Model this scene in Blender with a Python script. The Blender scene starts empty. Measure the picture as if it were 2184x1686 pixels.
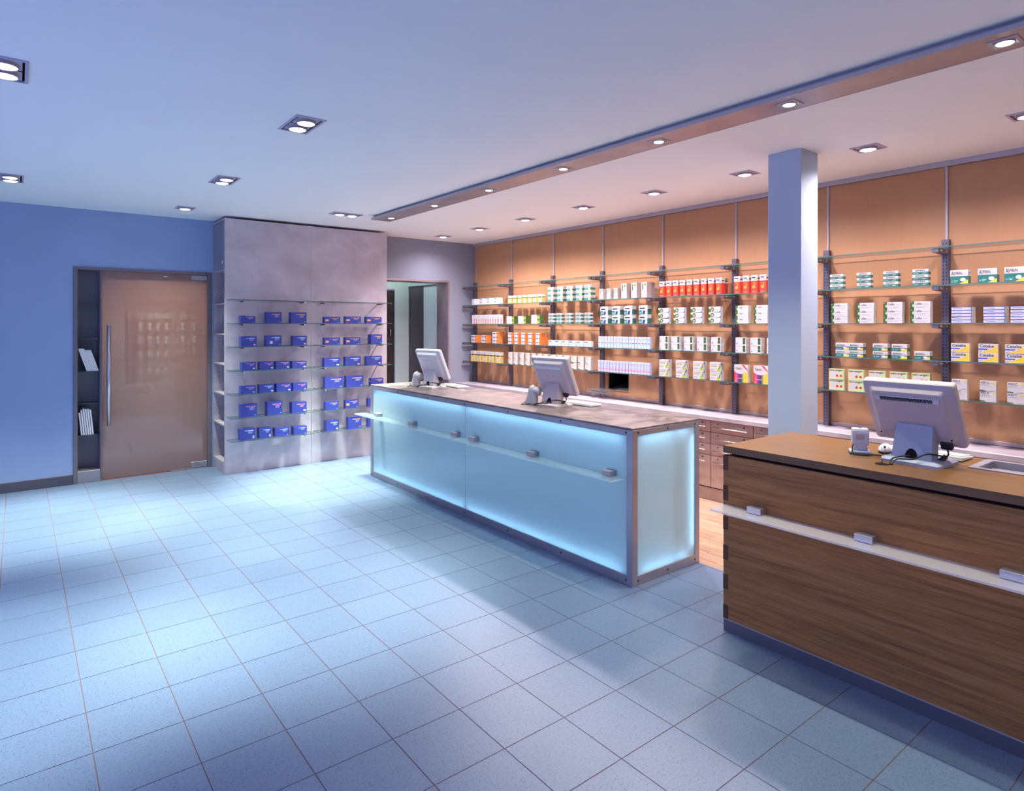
import bpy, bmesh, math, random
from mathutils import Vector, Matrix
random.seed(7)
scene = bpy.context.scene
col = scene.collection
R = math.radians

# ------------------------------------------------------------ camera, world, exposure
CAM_H = 1.56
cam_data = bpy.data.cameras.new('camera')
cam_data.sensor_fit = 'HORIZONTAL'; cam_data.sensor_width = 36.0
cam_data.lens = 1340.0 / 2184.0 * 36.0
cam_data.shift_x = (1092 - 1075) / 2184.0
cam_data.shift_y = -(843 - 692) / 2184.0
cam_data.clip_start = 0.05
cam = bpy.data.objects.new('camera', cam_data); col.objects.link(cam)
cam.location = (0, 0, CAM_H); cam.rotation_euler = (R(90), 0, R(-37.75))
scene.camera = cam
vs = scene.view_settings
vs.view_transform = 'Standard'; vs.look = 'None'; vs.gamma = 1.0; vs.use_curve_mapping = False
vs.exposure = 0.53
cy = scene.cycles                                  # keep the light paths affordable
cy.max_bounces = 7; cy.diffuse_bounces = 4; cy.glossy_bounces = 3; cy.transmission_bounces = 4; cy.transparent_max_bounces = 8
cy.use_adaptive_sampling = True; cy.adaptive_threshold = .09; cy.adaptive_min_samples = 16; cy.caustics_refractive = False; cy.blur_glossy = 1.5

FILL_SKY = (0.26, 0.36, 1.0); FILL_SKY_STRENGTH = 1.7  # blue world added as ambient fill, enters by the unseen left window
COOL = (0.88, 0.98, 0.84); WARM = (1.0, 0.89, 0.96); HALO = (0.94, 0.95, 0.72)
P_COOL, P_WARM, P_HALO = 284.0, 110.0, 49.0
TUBE = 10.4
world = bpy.data.worlds.new('world'); scene.world = world; world.use_nodes = True
wb = world.node_tree.nodes['Background']
wb.inputs[0].default_value = FILL_SKY + (1,); wb.inputs[1].default_value = FILL_SKY_STRENGTH

# ------------------------------------------------------------ materials
MATS = {}
def new_mat(name):
    m = bpy.data.materials.new(name); m.use_nodes = True
    nt = m.node_tree
    return m, nt, nt.nodes, nt.links, nt.nodes['Principled BSDF']
def plain(name, c, rough=0.5, metal=0.0, noise=0.0, nscale=8.0, spec=0.5, bump=0.0, bscale=200.0):
    if name in MATS: return MATS[name]
    m, nt, N, L, b = new_mat(name)
    b.inputs['Base Color'].default_value = tuple(c) + (1,)
    b.inputs['Roughness'].default_value = rough; b.inputs['Metallic'].default_value = metal
    b.inputs['Specular IOR Level'].default_value = spec
    if noise:
        g = N.new('ShaderNodeNewGeometry'); t = N.new('ShaderNodeTexNoise')
        t.inputs['Scale'].default_value = nscale; t.inputs['Detail'].default_value = 5
        L.new(g.outputs['Position'], t.inputs['Vector'])
        r = N.new('ShaderNodeValToRGB'); L.new(t.outputs['Fac'], r.inputs['Fac'])
        r.color_ramp.elements[0].position = .3; r.color_ramp.elements[1].position = .7
        r.color_ramp.elements[0].color = tuple(max(0, x * (1 - noise)) for x in c) + (1,)
        r.color_ramp.elements[1].color = tuple(min(1, x * (1 + noise)) for x in c) + (1,)
        L.new(r.outputs['Color'], b.inputs['Base Color'])
    if bump:
        g2 = N.new('ShaderNodeNewGeometry'); t2 = N.new('ShaderNodeTexNoise'); t2.inputs['Scale'].default_value = bscale
        L.new(g2.outputs['Position'], t2.inputs['Vector'])
        bp = N.new('ShaderNodeBump'); bp.inputs['Strength'].default_value = bump; bp.inputs['Distance'].default_value = .002
        L.new(t2.outputs['Fac'], bp.inputs['Height']); L.new(bp.outputs['Normal'], b.inputs['Normal'])
    MATS[name] = m
    return m
def emit(name, c, s, sample='AUTO'):
    m, nt, N, L, b = new_mat(name); m.cycles.emission_sampling = sample
    b.inputs['Base Color'].default_value = (.8, .8, .8, 1)
    b.inputs['Emission Color'].default_value = tuple(c) + (1,); b.inputs['Emission Strength'].default_value = s
    MATS[name] = m; return m
def schlick(N, L, base=.04):
    """reflectance that grows towards grazing view, the same from either side of a thin plate"""
    lw = N.new('ShaderNodeLayerWeight'); lw.inputs['Blend'].default_value = .5
    p = N.new('ShaderNodeMath'); p.operation = 'POWER'; p.inputs[1].default_value = 4.0; L.new(lw.outputs['Facing'], p.inputs[0])
    q = N.new('ShaderNodeMath'); q.operation = 'MULTIPLY_ADD'; q.inputs[1].default_value = .8; q.inputs[2].default_value = base; L.new(p.outputs[0], q.inputs[0])
    return q.outputs[0]
def thin_glass(name, tint, opacity=0.0, body=(.4, .6, .6), rough=0.02, ior=1.5):
    """clear plate: light passes straight through, fresnel reflection on top; 'opacity' adds body colour"""
    m, nt, N, L, b = new_mat(name); N.remove(b); out = N['Material Output']
    tr = N.new('ShaderNodeBsdfTransparent'); tr.inputs[0].default_value = tuple(tint) + (1,)
    gl = N.new('ShaderNodeBsdfGlossy'); gl.inputs['Roughness'].default_value = rough
    mx = N.new('ShaderNodeMixShader'); L.new(schlick(N, L), mx.inputs[0])
    src = tr.outputs[0]
    if opacity:
        d = N.new('ShaderNodeBsdfDiffuse'); d.inputs[0].default_value = tuple(body) + (1,)
        t = N.new('ShaderNodeBsdfTranslucent'); t.inputs[0].default_value = tuple(body) + (1,)
        a = N.new('ShaderNodeMixShader'); a.inputs[0].default_value = .5
        L.new(d.outputs[0], a.inputs[1]); L.new(t.outputs[0], a.inputs[2])
        k = N.new('ShaderNodeMixShader'); k.inputs[0].default_value = opacity
        L.new(tr.outputs[0], k.inputs[1]); L.new(a.outputs[0], k.inputs[2]); src = k.outputs[0]
    L.new(src, mx.inputs[1]); L.new(gl.outputs[0], mx.inputs[2]); L.new(mx.outputs[0], out.inputs[0])
    MATS[name] = m; return m
def frosted(name, trans, diff, w=0.75, rough=0.06, refl=.04):
    m, nt, N, L, b = new_mat(name); N.remove(b); out = N['Material Output']
    t = N.new('ShaderNodeBsdfTranslucent'); t.inputs[0].default_value = tuple(trans) + (1,)
    d = N.new('ShaderNodeBsdfDiffuse'); d.inputs[0].default_value = tuple(diff) + (1,)
    a = N.new('ShaderNodeMixShader'); a.inputs[0].default_value = w
    L.new(d.outputs[0], a.inputs[1]); L.new(t.outputs[0], a.inputs[2])
    gl = N.new('ShaderNodeBsdfGlossy'); gl.inputs['Roughness'].default_value = rough
    mx = N.new('ShaderNodeMixShader'); L.new(schlick(N, L, refl), mx.inputs[0])
    L.new(a.outputs[0], mx.inputs[1]); L.new(gl.outputs[0], mx.inputs[2]); L.new(mx.outputs[0], out.inputs[0])
    MATS[name] = m; return m
def wood(name, c0, c1, rough=0.4, axis='Y', scale=14.0, stretch=.06, spec=.5):
    m, nt, N, L, b = new_mat(name)
    g = N.new('ShaderNodeNewGeometry'); mp = N.new('ShaderNodeMapping')
    s = [1, 1, 1]; s['XYZ'.index(axis)] = stretch; mp.inputs['Scale'].default_value = s
    L.new(g.outputs['Position'], mp.inputs['Vector'])
    t = N.new('ShaderNodeTexNoise'); t.inputs['Scale'].default_value = scale; t.inputs['Detail'].default_value = 8; t.inputs['Roughness'].default_value = .7
    t.inputs['Distortion'].default_value = .6
    f = N.new('ShaderNodeTexNoise'); f.inputs['Scale'].default_value = scale * 9; f.inputs['Detail'].default_value = 4
    L.new(mp.outputs[0], t.inputs['Vector']); L.new(mp.outputs[0], f.inputs['Vector'])
    ad = N.new('ShaderNodeMath'); ad.operation = 'MULTIPLY_ADD'; ad.inputs[1].default_value = .45
    L.new(f.outputs['Fac'], ad.inputs[0]); L.new(t.outputs['Fac'], ad.inputs[2])
    r = N.new('ShaderNodeValToRGB'); L.new(ad.outputs[0], r.inputs['Fac'])
    r.color_ramp.elements[0].position = .5; r.color_ramp.elements[1].position = .9
    r.color_ramp.elements[0].color = tuple(c0) + (1,); r.color_ramp.elements[1].color = tuple(c1) + (1,)
    L.new(r.outputs[0], b.inputs['Base Color']); b.inputs['Roughness'].default_value = rough; b.inputs['Specular IOR Level'].default_value = spec
    MATS[name] = m; return m

def tile_mat():
    m, nt, N, L, b = new_mat('speckled_tile')
    g = N.new('ShaderNodeNewGeometry')
    base = (.145, .200, .308)
    v = N.new('ShaderNodeTexVoronoi'); v.inputs['Scale'].default_value = 170
    L.new(g.outputs['Position'], v.inputs['Vector'])
    lt = N.new('ShaderNodeMath'); lt.operation = 'LESS_THAN'; lt.inputs[1].default_value = .30
    L.new(v.outputs['Distance'], lt.inputs[0])
    sep = N.new('ShaderNodeSeparateColor'); L.new(v.outputs['Color'], sep.inputs[0])
    pick = N.new('ShaderNodeMath'); pick.operation = 'LESS_THAN'; pick.inputs[1].default_value = .26; L.new(sep.outputs[0], pick.inputs[0])
    mul = N.new('ShaderNodeMath'); mul.operation = 'MULTIPLY'; L.new(lt.outputs[0], mul.inputs[0]); L.new(pick.outputs[0], mul.inputs[1])
    n = N.new('ShaderNodeTexNoise'); n.inputs['Scale'].default_value = 90; n.inputs['Detail'].default_value = 3
    L.new(g.outputs['Position'], n.inputs['Vector'])
    r = N.new('ShaderNodeValToRGB'); L.new(n.outputs['Fac'], r.inputs['Fac'])
    r.color_ramp.elements[0].position = .35; r.color_ramp.elements[1].position = .65
    r.color_ramp.elements[0].color = tuple(x * .93 for x in base) + (1,); r.color_ramp.elements[1].color = tuple(x * 1.06 for x in base) + (1,)
    oi = N.new('ShaderNodeObjectInfo')
    mr = N.new('ShaderNodeMapRange'); mr.inputs['To Min'].default_value = .96; mr.inputs['To Max'].default_value = 1.04
    L.new(oi.outputs['Random'], mr.inputs['Value'])
    hv = N.new('ShaderNodeHueSaturation'); L.new(mr.outputs[0], hv.inputs['Value']); L.new(r.outputs[0], hv.inputs['Color'])
    mx = N.new('ShaderNodeMixRGB'); mx.inputs[2].default_value = (.05, .075, .11, 1)
    L.new(mul.outputs[0], mx.inputs[0]); L.new(hv.outputs[0], mx.inputs[1])
    L.new(mx.outputs[0], b.inputs['Base Color'])
    b.inputs['Roughness'].default_value = .34
    MATS['speckled_tile'] = m; return m
def parquet_mat():
    m, nt, N, L, b = new_mat('strip_parquet')
    g = N.new('ShaderNodeNewGeometry'); mp = N.new('ShaderNodeMapping'); mp.inputs['Rotation'].default_value = (0, 0, R(90))
    L.new(g.outputs['Position'], mp.inputs['Vector'])
    br = N.new('ShaderNodeTexBrick'); br.inputs['Scale'].default_value = 1.0
    br.inputs['Brick Width'].default_value = .30; br.inputs['Row Height'].default_value = .012; br.inputs['Mortar Size'].default_value = .0006
    br.inputs['Color1'].default_value = (.56, .37, .26, 1); br.inputs['Color2'].default_value = (.35, .20, .13, 1); br.inputs['Mortar'].default_value = (.2, .1, .05, 1)
    L.new(mp.outputs[0], br.inputs['Vector']); L.new(br.outputs['Color'], b.inputs['Base Color'])
    b.inputs['Roughness'].default_value = .4
    MATS['strip_parquet'] = m; return m
def steel(name, c, rough=.42, cloud=.25, scale=3.5, metal=.7):
    m, nt, N, L, b = new_mat(name)
    g = N.new('ShaderNodeNewGeometry'); t = N.new('ShaderNodeTexNoise'); t.inputs['Scale'].default_value = scale; t.inputs['Detail'].default_value = 6
    t.inputs['Distortion'].default_value = .8
    L.new(g.outputs['Position'], t.inputs['Vector'])
    r = N.new('ShaderNodeValToRGB'); L.new(t.outputs['Fac'], r.inputs['Fac'])
    r.color_ramp.elements[0].position = .32; r.color_ramp.elements[1].position = .68
    r.color_ramp.elements[0].color = tuple(x * (1 - cloud) for x in c) + (1,); r.color_ramp.elements[1].color = tuple(min(1, x * (1 + cloud)) for x in c) + (1,)
    L.new(r.outputs[0], b.inputs['Base Color'])
    mr = N.new('ShaderNodeMapRange'); mr.inputs['To Min'].default_value = rough - .08; mr.inputs['To Max'].default_value = rough + .1
    L.new(t.outputs['Fac'], mr.inputs['Value']); L.new(mr.outputs[0], b.inputs['Roughness'])
    b.inputs['Metallic'].default_value = metal
    MATS[name] = m; return m

tile_mat(); parquet_mat()
plain('blue_wall_paint', (.30, .39, .615), .75, noise=.03, nscale=2)
plain('grey_blue_wall_paint', (.27, .29, .37), .75, noise=.03, nscale=2)
plain('pillar_paint', (.44, .52, .64), .6)
plain('ceiling_paint', (.91, .91, .91), .85)
plain('grout', (.17, .095, .095), .9)
steel('zinc_sheet', (.53, .47, .52), .5, .16, 3.0, .35); steel('zinc_worktop', (.225, .175, .175), .36, .42, 7.5, .5); steel('frame_steel', (.42, .38, .42), .4, .08)
steel('drawer_steel', (.46, .36, .36), .36, .12, 6.0); steel('dark_steel', (.15, .13, .16), .45, .1); steel('beam_steel', (.45, .36, .37), .4, .15, 4)
plain('upright_steel', (.16, .14, .18), .45, .6); plain('trim_aluminium', (.46, .42, .45), .5, .3); plain('chrome', (.8, .8, .82), .15, 1.0)
plain('aluminium_block', (.62, .6, .66), .28, .9)
plain('door_frame_steel', (.20, .17, .20), .5, .3); plain('niche_steel', (.26, .23, .29), .55, .2); plain('plinth_steel', (.17, .155, .18), .4, .5)
plain('black', (.012, .01, .01), .7, spec=.1); plain('screw', (.05, .045, .05), .5, .5)
wood('oak_dark', (.215, .084, .026), (.50, .215, .073), .5, 'Y', 34.0, .03, .2)
wood('oak_top', (.152, .064, .016), (.228, .102, .027), .35, 'Y', 30.0, .03)
wood('oak_endgrain', (.10, .045, .025), (.16, .075, .042), .6, 'Z', 30.0, .3, .1)
wood('tan_panel', (.475, .236, .110), (.505, .255, .122), .5, 'Z', 5.0, .12)
thin_glass('clear_glass', (.97, .985, .98), .015); thin_glass('glass_edge', (.6, .75, .72), .6, (.16, .32, .30))
thin_glass('ledge_glass', (.92, .98, .99), .25, (.75, .92, .98)); thin_glass('ledge_edge', (.9, .97, 1.0), .7, (.62, .85, .95)); thin_glass('fill_window_glass', (.97, .97, 1.0))
thin_glass('acrylic', (.96, .96, .97), .08, (.9, .9, .9))
frosted('counter_glass', (.72, .87, .97), (.62, .70, .66), .5, .05)
thin_glass('ledge_frosted', (.92, .92, .95), .62, (.95, .88, .93), .2)
frosted('door_glass', (.70, .56, .48), (.31, .25, .25), .5, .006, .09)
plain('lamp_white', (.9, .9, .9)); plain('light_box_grey', (.50, .54, .56), .8); emit('lamp_glow', (.97, 1.0, .98), 9.0, 'NONE'); emit('halogen_glow', (1, .95, .85), 9.0, 'NONE')
emit('tube_glow', (.54, .81, 1.0), TUBE)
plain('fixture_grey', (.48, .44, .54), .5); plain('lamp_ring', (.40, .30, .32), .4)
plain('pc_grey', (.56, .46, .46), .5, bump=.05); plain('pc_light', (.66, .63, .64), .5); plain('pc_blue', (.40, .43, .54), .5); plain('white_plastic', (.78, .76, .75), .4)
plain('scanner_grey', (.42, .40, .43), .42); plain('rubber', (.02, .02, .022), .6); plain('paper', (.80, .76, .74), .7); plain('sticker', (.55, .40, .33), .6)
plain('corridor_paint', (.66, .80, .78), .8); plain('dark_door', (.045, .03, .025), .5)
COLORS = dict(white=(.58, .555, .545), cream=(.59, .58, .50), black=(.02, .02, .025), green=(.03, .15, .12), yellow=(.80, .52, .05), gold=(.72, .52, .12),
    red=(.62, .05, .03), orange=(.80, .20, .04), teal=(.28, .62, .60), lime=(.32, .48, .06), leafgreen=(.06, .13, .03), navy=(.03, .04, .16), blue=(.04, .10, .45),
    paleblue=(.50, .58, .82), lilac=(.40, .44, .72), pink=(.80, .30, .34), darkgreen=(.03, .09, .03), palegreen=(.55, .66, .36), grey=(.42, .40, .42), brown=(.45, .36, .34),
    cobalt=(.035, .050, .30), cobaltlight=(.06, .08, .38), sky=(.30, .55, .80), magenta=(.60, .08, .22), purple=(.18, .04, .20), iceblue=(.68, .78, .84), olive=(.25, .28, .10))
def pc(n): return plain('print_' + n, COLORS[n], .42)

# ------------------------------------------------------------ mesh helpers
class MB:
    def __init__(s, *mats): s.v = []; s.f = []; s.m = []; s.sm = []; s.mats = list(mats)
    def mi(s, m):
        if isinstance(m, int): return m
        if m not in s.mats: s.mats.append(m)
        return s.mats.index(m)
    def face(s, pts, m=0, smooth=False):
        b = len(s.v); s.v += [tuple(p) for p in pts]; s.f.append(tuple(range(b, b + len(pts)))); s.m.append(s.mi(m)); s.sm.append(smooth)
    def box(s, x0, x1, y0, y1, z0, z1, m=0, only=None, mx=None):
        if x0 > x1: x0, x1 = x1, x0
        if y0 > y1: y0, y1 = y1, y0
        if z0 > z1: z0, z1 = z1, z0
        b = len(s.v)
        s.v += [(x0,y0,z0),(x1,y0,z0),(x1,y1,z0),(x0,y1,z0),(x0,y0,z1),(x1,y0,z1),(x1,y1,z1),(x0,y1,z1)]
        q = [(0,3,2,1),(4,5,6,7),(0,1,5,4),(2,3,7,6),(1,2,6,5),(3,0,4,7)]   # bottom top -y +y +x -x
        for i, a in enumerate(q):
            s.f.append(tuple(b + k for k in a)); mm = m
            if mx and i in mx: mm = mx[i]
            s.m.append(s.mi(mm)); s.sm.append(False)
        return s
    def cyl(s, p0, p1, r, n=12, m=0, r1=None, caps=True, smooth=True):
        p0 = Vector(p0); p1 = Vector(p1); d = (p1 - p0).normalized(); r1 = r if r1 is None else r1
        a = d.orthogonal().normalized(); c = d.cross(a); b = len(s.v)
        for p, rr in ((p0, r), (p1, r1)):
            for i in range(n):
                t = 2 * math.pi * i / n; s.v.append(tuple(p + rr * (math.cos(t) * a + math.sin(t) * c)))
        for i in range(n):
            j = (i + 1) % n; s.f.append((b + i, b + j, b + n + j, b + n + i)); s.m.append(s.mi(m)); s.sm.append(smooth)
        if caps:
            s.f.append(tuple(b + i for i in reversed(range(n)))); s.m.append(s.mi(m)); s.sm.append(False)
            s.f.append(tuple(b + n + i for i in range(n))); s.m.append(s.mi(m)); s.sm.append(False)
        return s
    def loft(s, rings, m=0, smooth=True, caps=True):
        b = len(s.v); n = len(rings[0])
        for r in rings: s.v += [tuple(p) for p in r]
        for k in range(len(rings) - 1):
            for i in range(n):
                j = (i + 1) % n
                s.f.append((b + k*n + i, b + k*n + j, b + (k+1)*n + j, b + (k+1)*n + i)); s.m.append(s.mi(m)); s.sm.append(smooth)
        if caps:
            s.f.append(tuple(b + i for i in reversed(range(n)))); s.m.append(s.mi(m)); s.sm.append(False)
            s.f.append(tuple(b + (len(rings)-1)*n + i for i in range(n))); s.m.append(s.mi(m)); s.sm.append(False)
        return s
    def tube(s, pts, r, n=8, m=0, sub=6):
        P = [Vector(p) for p in pts]; Q = []
        for i in range(len(P) - 1):
            a = P[max(i-1, 0)]; b_ = P[i]; c = P[i+1]; d = P[min(i+2, len(P)-1)]
            for k in range(sub):
                t = k / sub
                Q.append(.5 * ((2*b_) + (-a + c)*t + (2*a - 5*b_ + 4*c - d)*t*t + (-a + 3*b_ - 3*c + d)*t**3))
        Q.append(P[-1]); rings = []; up = None
        for i, p in enumerate(Q):
            d = (Q[min(i+1, len(Q)-1)] - Q[max(i-1, 0)]).normalized()
            a = d.orthogonal().normalized() if up is None else (up - d * up.dot(d)).normalized()
            up = a; c = d.cross(a)
            rings.append([p + r * (math.cos(2*math.pi*k/n) * a + math.sin(2*math.pi*k/n) * c) for k in range(n)])
        return s.loft(rings, m)
    def prism(s, poly, axis, a0, a1, m=0):
        """poly: 2D points in the plane of the two other axes (cyclic order)"""
        def P(u, w, a): return {'X': (a, u, w), 'Y': (u, a, w), 'Z': (u, w, a)}[axis]
        n = len(poly); b = len(s.v)
        s.v += [P(u, w, a0) for u, w in poly] + [P(u, w, a1) for u, w in poly]
        for i in range(n):
            j = (i + 1) % n; s.f.append((b+i, b+j, b+n+j, b+n+i)); s.m.append(s.mi(m)); s.sm.append(False)
        s.f.append(tuple(b + i for i in reversed(range(n)))); s.m.append(s.mi(m)); s.sm.append(False)
        s.f.append(tuple(b + n + i for i in range(n))); s.m.append(s.mi(m)); s.sm.append(False)
        return s
    def mesh(s, name, bevel=0.0, fix=True):
        me = bpy.data.meshes.new(name); me.from_pydata(s.v, [], s.f)
        for mm in s.mats: me.materials.append(MATS[mm] if isinstance(mm, str) else mm)
        for p, i, sm in zip(me.polygons, s.m, s.sm): p.material_index = i; p.use_smooth = sm
        if bevel or fix:
            bm = bmesh.new(); bm.from_mesh(me)
            if fix: bmesh.ops.recalc_face_normals(bm, faces=bm.faces)
            if bevel: bmesh.ops.bevel(bm, geom=[e for e in bm.edges if len(e.link_faces) == 2 and e.calc_face_angle(0) > .6], offset=bevel, segments=1, affect='EDGES', clamp_overlap=True)
            bm.to_mesh(me); bm.free()
        me.update(); return me
    def build(s, name, parent=None, loc=(0,0,0), rot=(0,0,0), bevel=0.0, fix=True):
        return put(name, s.mesh(name, bevel, fix), parent, loc, rot)
def put(name, me, parent=None, loc=(0,0,0), rot=(0,0,0)):
    o = bpy.data.objects.new(name, me); col.objects.link(o)
    o.location = loc; o.rotation_euler = rot
    if parent is not None: o.parent = parent
    return o
def tag(o, label, cat, group=None, kind=None):
    o['label'] = label; o['category'] = cat
    assert 4 <= len(label.split()) <= 16, label
    if group: o['group'] = group
    if kind: o['kind'] = kind
    return o
def thing(name, label, cat, loc=(0,0,0), rz=0.0, group=None):
    o = bpy.data.objects.new(name, None); col.objects.link(o); o.empty_display_size = .1
    o.location = loc; o.rotation_euler = (0, 0, rz)
    return tag(o, label, cat, group)
def struct(o, label=None, cat=None):
    o['kind'] = 'structure'
    if label: o['label'] = label; o['category'] = cat
    return o
def box(name, parent, m, x0, x1, y0, y1, z0, z1, bevel=0.0):
    return MB(m).box(x0, x1, y0, y1, z0, z1).build(name, parent, bevel=bevel)
def holed(name, m, axis, a0, a1, u0, u1, w0, w1, holes, parent=None):
    """slab of thickness a0..a1 along axis with rectangular holes in the (u,w) plane"""
    us = sorted({u0, u1, *[h[0] for h in holes], *[h[1] for h in holes]}); ws = sorted({w0, w1, *[h[2] for h in holes], *[h[3] for h in holes]})
    us = [u for u in us if u0 <= u <= u1]; ws = [w for w in ws if w0 <= w <= w1]
    inside = lambda u, w: any(h[0] < u < h[1] and h[2] < w < h[3] for h in holes)
    bm = bmesh.new(); V = {}
    def vert(u, w, a):
        k = (u, w, a)
        if k not in V: V[k] = bm.verts.new({'X': (a, u, w), 'Y': (u, a, w), 'Z': (u, w, a)}[axis])
        return V[k]
    cells = {}
    for i in range(len(us)-1):
        for j in range(len(ws)-1):
            if not inside((us[i]+us[i+1])/2, (ws[j]+ws[j+1])/2): cells[i, j] = 1
    for (i, j) in cells:
        U = (us[i], us[i+1]); W = (ws[j], ws[j+1])
        for a in (a0, a1): bm.faces.new([vert(U[0],W[0],a), vert(U[1],W[0],a), vert(U[1],W[1],a), vert(U[0],W[1],a)])
        for di, dj, e in ((-1,0,((U[0],W[0]),(U[0],W[1]))), (1,0,((U[1],W[0]),(U[1],W[1]))), (0,-1,((U[0],W[0]),(U[1],W[0]))), (0,1,((U[0],W[1]),(U[1],W[1])))):
            if (i+di, j+dj) not in cells:
                (p, q), (r, t) = e; bm.faces.new([vert(p,q,a0), vert(r,t,a0), vert(r,t,a1), vert(p,q,a1)])
    bmesh.ops.recalc_face_normals(bm, faces=bm.faces)
    me = bpy.data.meshes.new(name); bm.to_mesh(me); bm.free(); me.materials.append(MATS[m])
    return put(name, me, parent)
ORD = ['first', 'second', 'third', 'fourth', 'fifth', 'sixth', 'seventh', 'eighth', 'ninth', 'tenth', 'eleventh', 'twelfth', 'thirteenth', 'fourteenth', 'fifteenth', 'sixteenth', 'seventeenth', 'eighteenth', 'nineteenth', 'twentieth']
def spot(name, parent, loc, power, color, angle, blend=.8, size=.035, rot=(0,0,0)):
    l = bpy.data.lights.new(name, 'SPOT'); l.energy = power; l.color = color; l.spot_size = R(angle); l.spot_blend = blend; l.shadow_soft_size = size
    o = bpy.data.objects.new(name, l); col.objects.link(o); o.parent = parent; o.location = loc; o.rotation_euler = rot
    return o

# ------------------------------------------------------------ room dimensions (metres; camera stands over the origin)
CEIL = 2.70; XL, XR = -2.0, 5.15; YF, YB, YBR = -2.6, 7.44, 7.32; XWOOD = 3.54
twin_lamps = [(-.045, 3.57, 'Y'), (1.28, 3.535, 'Y'), (-.045, 6.2, 'Y'), (1.29, 5.27, 'Y'), (2.68, 6.13, 'X')]
single_left = [(1.294, 6.757), (2.75, -1.65)]  # second one is unseen, added to brighten the bottles for their reflection
single_right = [(4.335, y) for y in (.953, 1.766, 2.634, 3.489, 4.345, 5.222, 6.072, 6.88)]
beam_lamps = [.741, 1.607, 2.414, 3.247, 4.131, 4.976, 5.827]

# ---- floor
floor = struct(box('floor', None, 'grout', XL, XWOOD, YF, YB + .16, -.06, -.0016))
TX, TY, TS, G = 1.4175, 3.0275, .30, .0036
tm = MB('speckled_tile').box(-(TS-G)/2, (TS-G)/2, -(TS-G)/2, (TS-G)/2, -.0016, 0).mesh('tile')
cells = []
sy, cyw = math.sin(R(37.75)), math.cos(R(37.75))
i0, i1 = int((XL - TX) / TS) - 1, int((XWOOD - TX) / TS) + 1
j0, j1 = int((YF - TY) / TS) - 1, int((YB - TY) / TS) + 1
rest = MB('speckled_tile')
for i in range(i0, i1 + 1):
    for j in range(j0, j1 + 1):
        x, y = TX + (i + .5) * TS, TY + (j + .5) * TS
        x0, x1, y0, y1 = x - (TS-G)/2, x + (TS-G)/2, y - (TS-G)/2, y + (TS-G)/2
        full = x0 >= XL and x1 <= XWOOD and y0 >= YF and y1 <= YB
        if x1 < XL + .02 or x0 > XWOOD - .02 or y1 < YF + .02 or y0 > YB - .02: continue
        d = x * sy + y * cyw; r = x * cyw - y * sy
        u = 1075 + 1340 * r / d if d > .2 else 9e9; v = 692 + 1340 * CAM_H / d if d > .2 else 9e9
        seen = full and d > .2 and -150 < u < 2330 and v < 1880 and not (2.9 < x < 3.5 and (y < 1.7 or 2.6 < y < 5.9))
        cells.append((0 if seen else 1, d if seen else 0, x, y, (max(x0, XL), min(x1, XWOOD), max(y0, YF), min(y1, YB))))
cells.sort()
for k, (ns, d, x, y, bb) in enumerate(cells):
    if not ns and k < 300: put('tile', tm, floor, (x, y, 0))
    else: rest.box(*bb, -.0016, 0)
rt = rest.build('tile_field', floor); rt['kind'] = 'stuff'
struct(box('floor', None, 'strip_parquet', XWOOD, XR, YF, YBR + 1.3, -.06, 0))

# ---- ceiling with the lamp openings
holes = []
for x, y, a in twin_lamps:
    lx, ly = (.15, .075) if a == 'X' else (.075, .15); holes.append((x - lx, x + lx, y - ly, y + ly))
for x, y in single_left + single_right: holes.append((x - .072, x + .072, y - .072, y + .072))
struct(holed('ceiling', 'ceiling_paint', 'Z', CEIL, CEIL + .16, XL - .15, XR + .15, YF - .15, YB + .16, [h for h in holes]))

# ---- walls
struct(holed('wall_back_left', 'blue_wall_paint', 'Y', YB, YB + .16, XL - .15, 3.62, 0, CEIL, [(.43, 1.69, -1, 2.13)]))
struct(holed('wall_back_right', 'grey_blue_wall_paint', 'Y', YBR, YBR + .28, 3.62, XR, 0, CEIL, [(3.70, 4.70, -1, 2.155)]))
wall_right = struct(holed('wall_right', 'grey_blue_wall_paint', 'X', XR, XR + .15, YF, YB + .16, 0, CEIL, [(4.463, 4.761, .848, 1.04)]))
struct(box('wall_front', None, 'ceiling_paint', XL - .15, XR + .15, YF - .15, YF, 0, CEIL))
struct(holed('wall_left', 'ceiling_paint', 'X', XL - .15, XL, YF, YB, 0, CEIL, [(-1.6, 5.6, .3, 2.45)]))
w = struct(bpy.data.objects.new('fill_window', None)); col.objects.link(w)  # unseen window, added to let blue fill light into the room
wf = MB('frame_steel')
wf.box(XL-.12, XL-.04, -1.6, 5.6, .3, .36); wf.box(XL-.12, XL-.04, -1.6, 5.6, 2.39, 2.45)
for k in range(5): wf.box(XL-.12, XL-.04, -1.6 + k*1.785, -1.54 + k*1.785, .36, 2.39)
wf.build('fill_window_frame', w)
for k in range(4): box('fill_window_pane', w, 'fill_window_glass', XL-.083, XL-.077, -1.54 + k*1.785, .185 + k*1.785, .36, 2.39)
pl = bpy.data.lights.new('fill_window_portal', 'AREA'); pl.shape = 'RECTANGLE'; pl.size = 2.1; pl.size_y = 7.2; pl.cycles.is_portal = True
po = bpy.data.objects.new('fill_window_portal', pl); col.objects.link(po); po.location = (XL - .2, 2.0, 1.375); po.rotation_euler = (0, R(-90), 0)

struct(box('baseboard_back', None, 'dark_steel', XL, .428, YB - .014, YB, 0, .094, .002))
pillar = struct(box('pillar', None, 'pillar_paint', 3.992, 4.216, 2.03, 2.255, 0, CEIL, .003), 'square blue painted pillar between the wooden counter and shelves', 'pillar')

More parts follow.
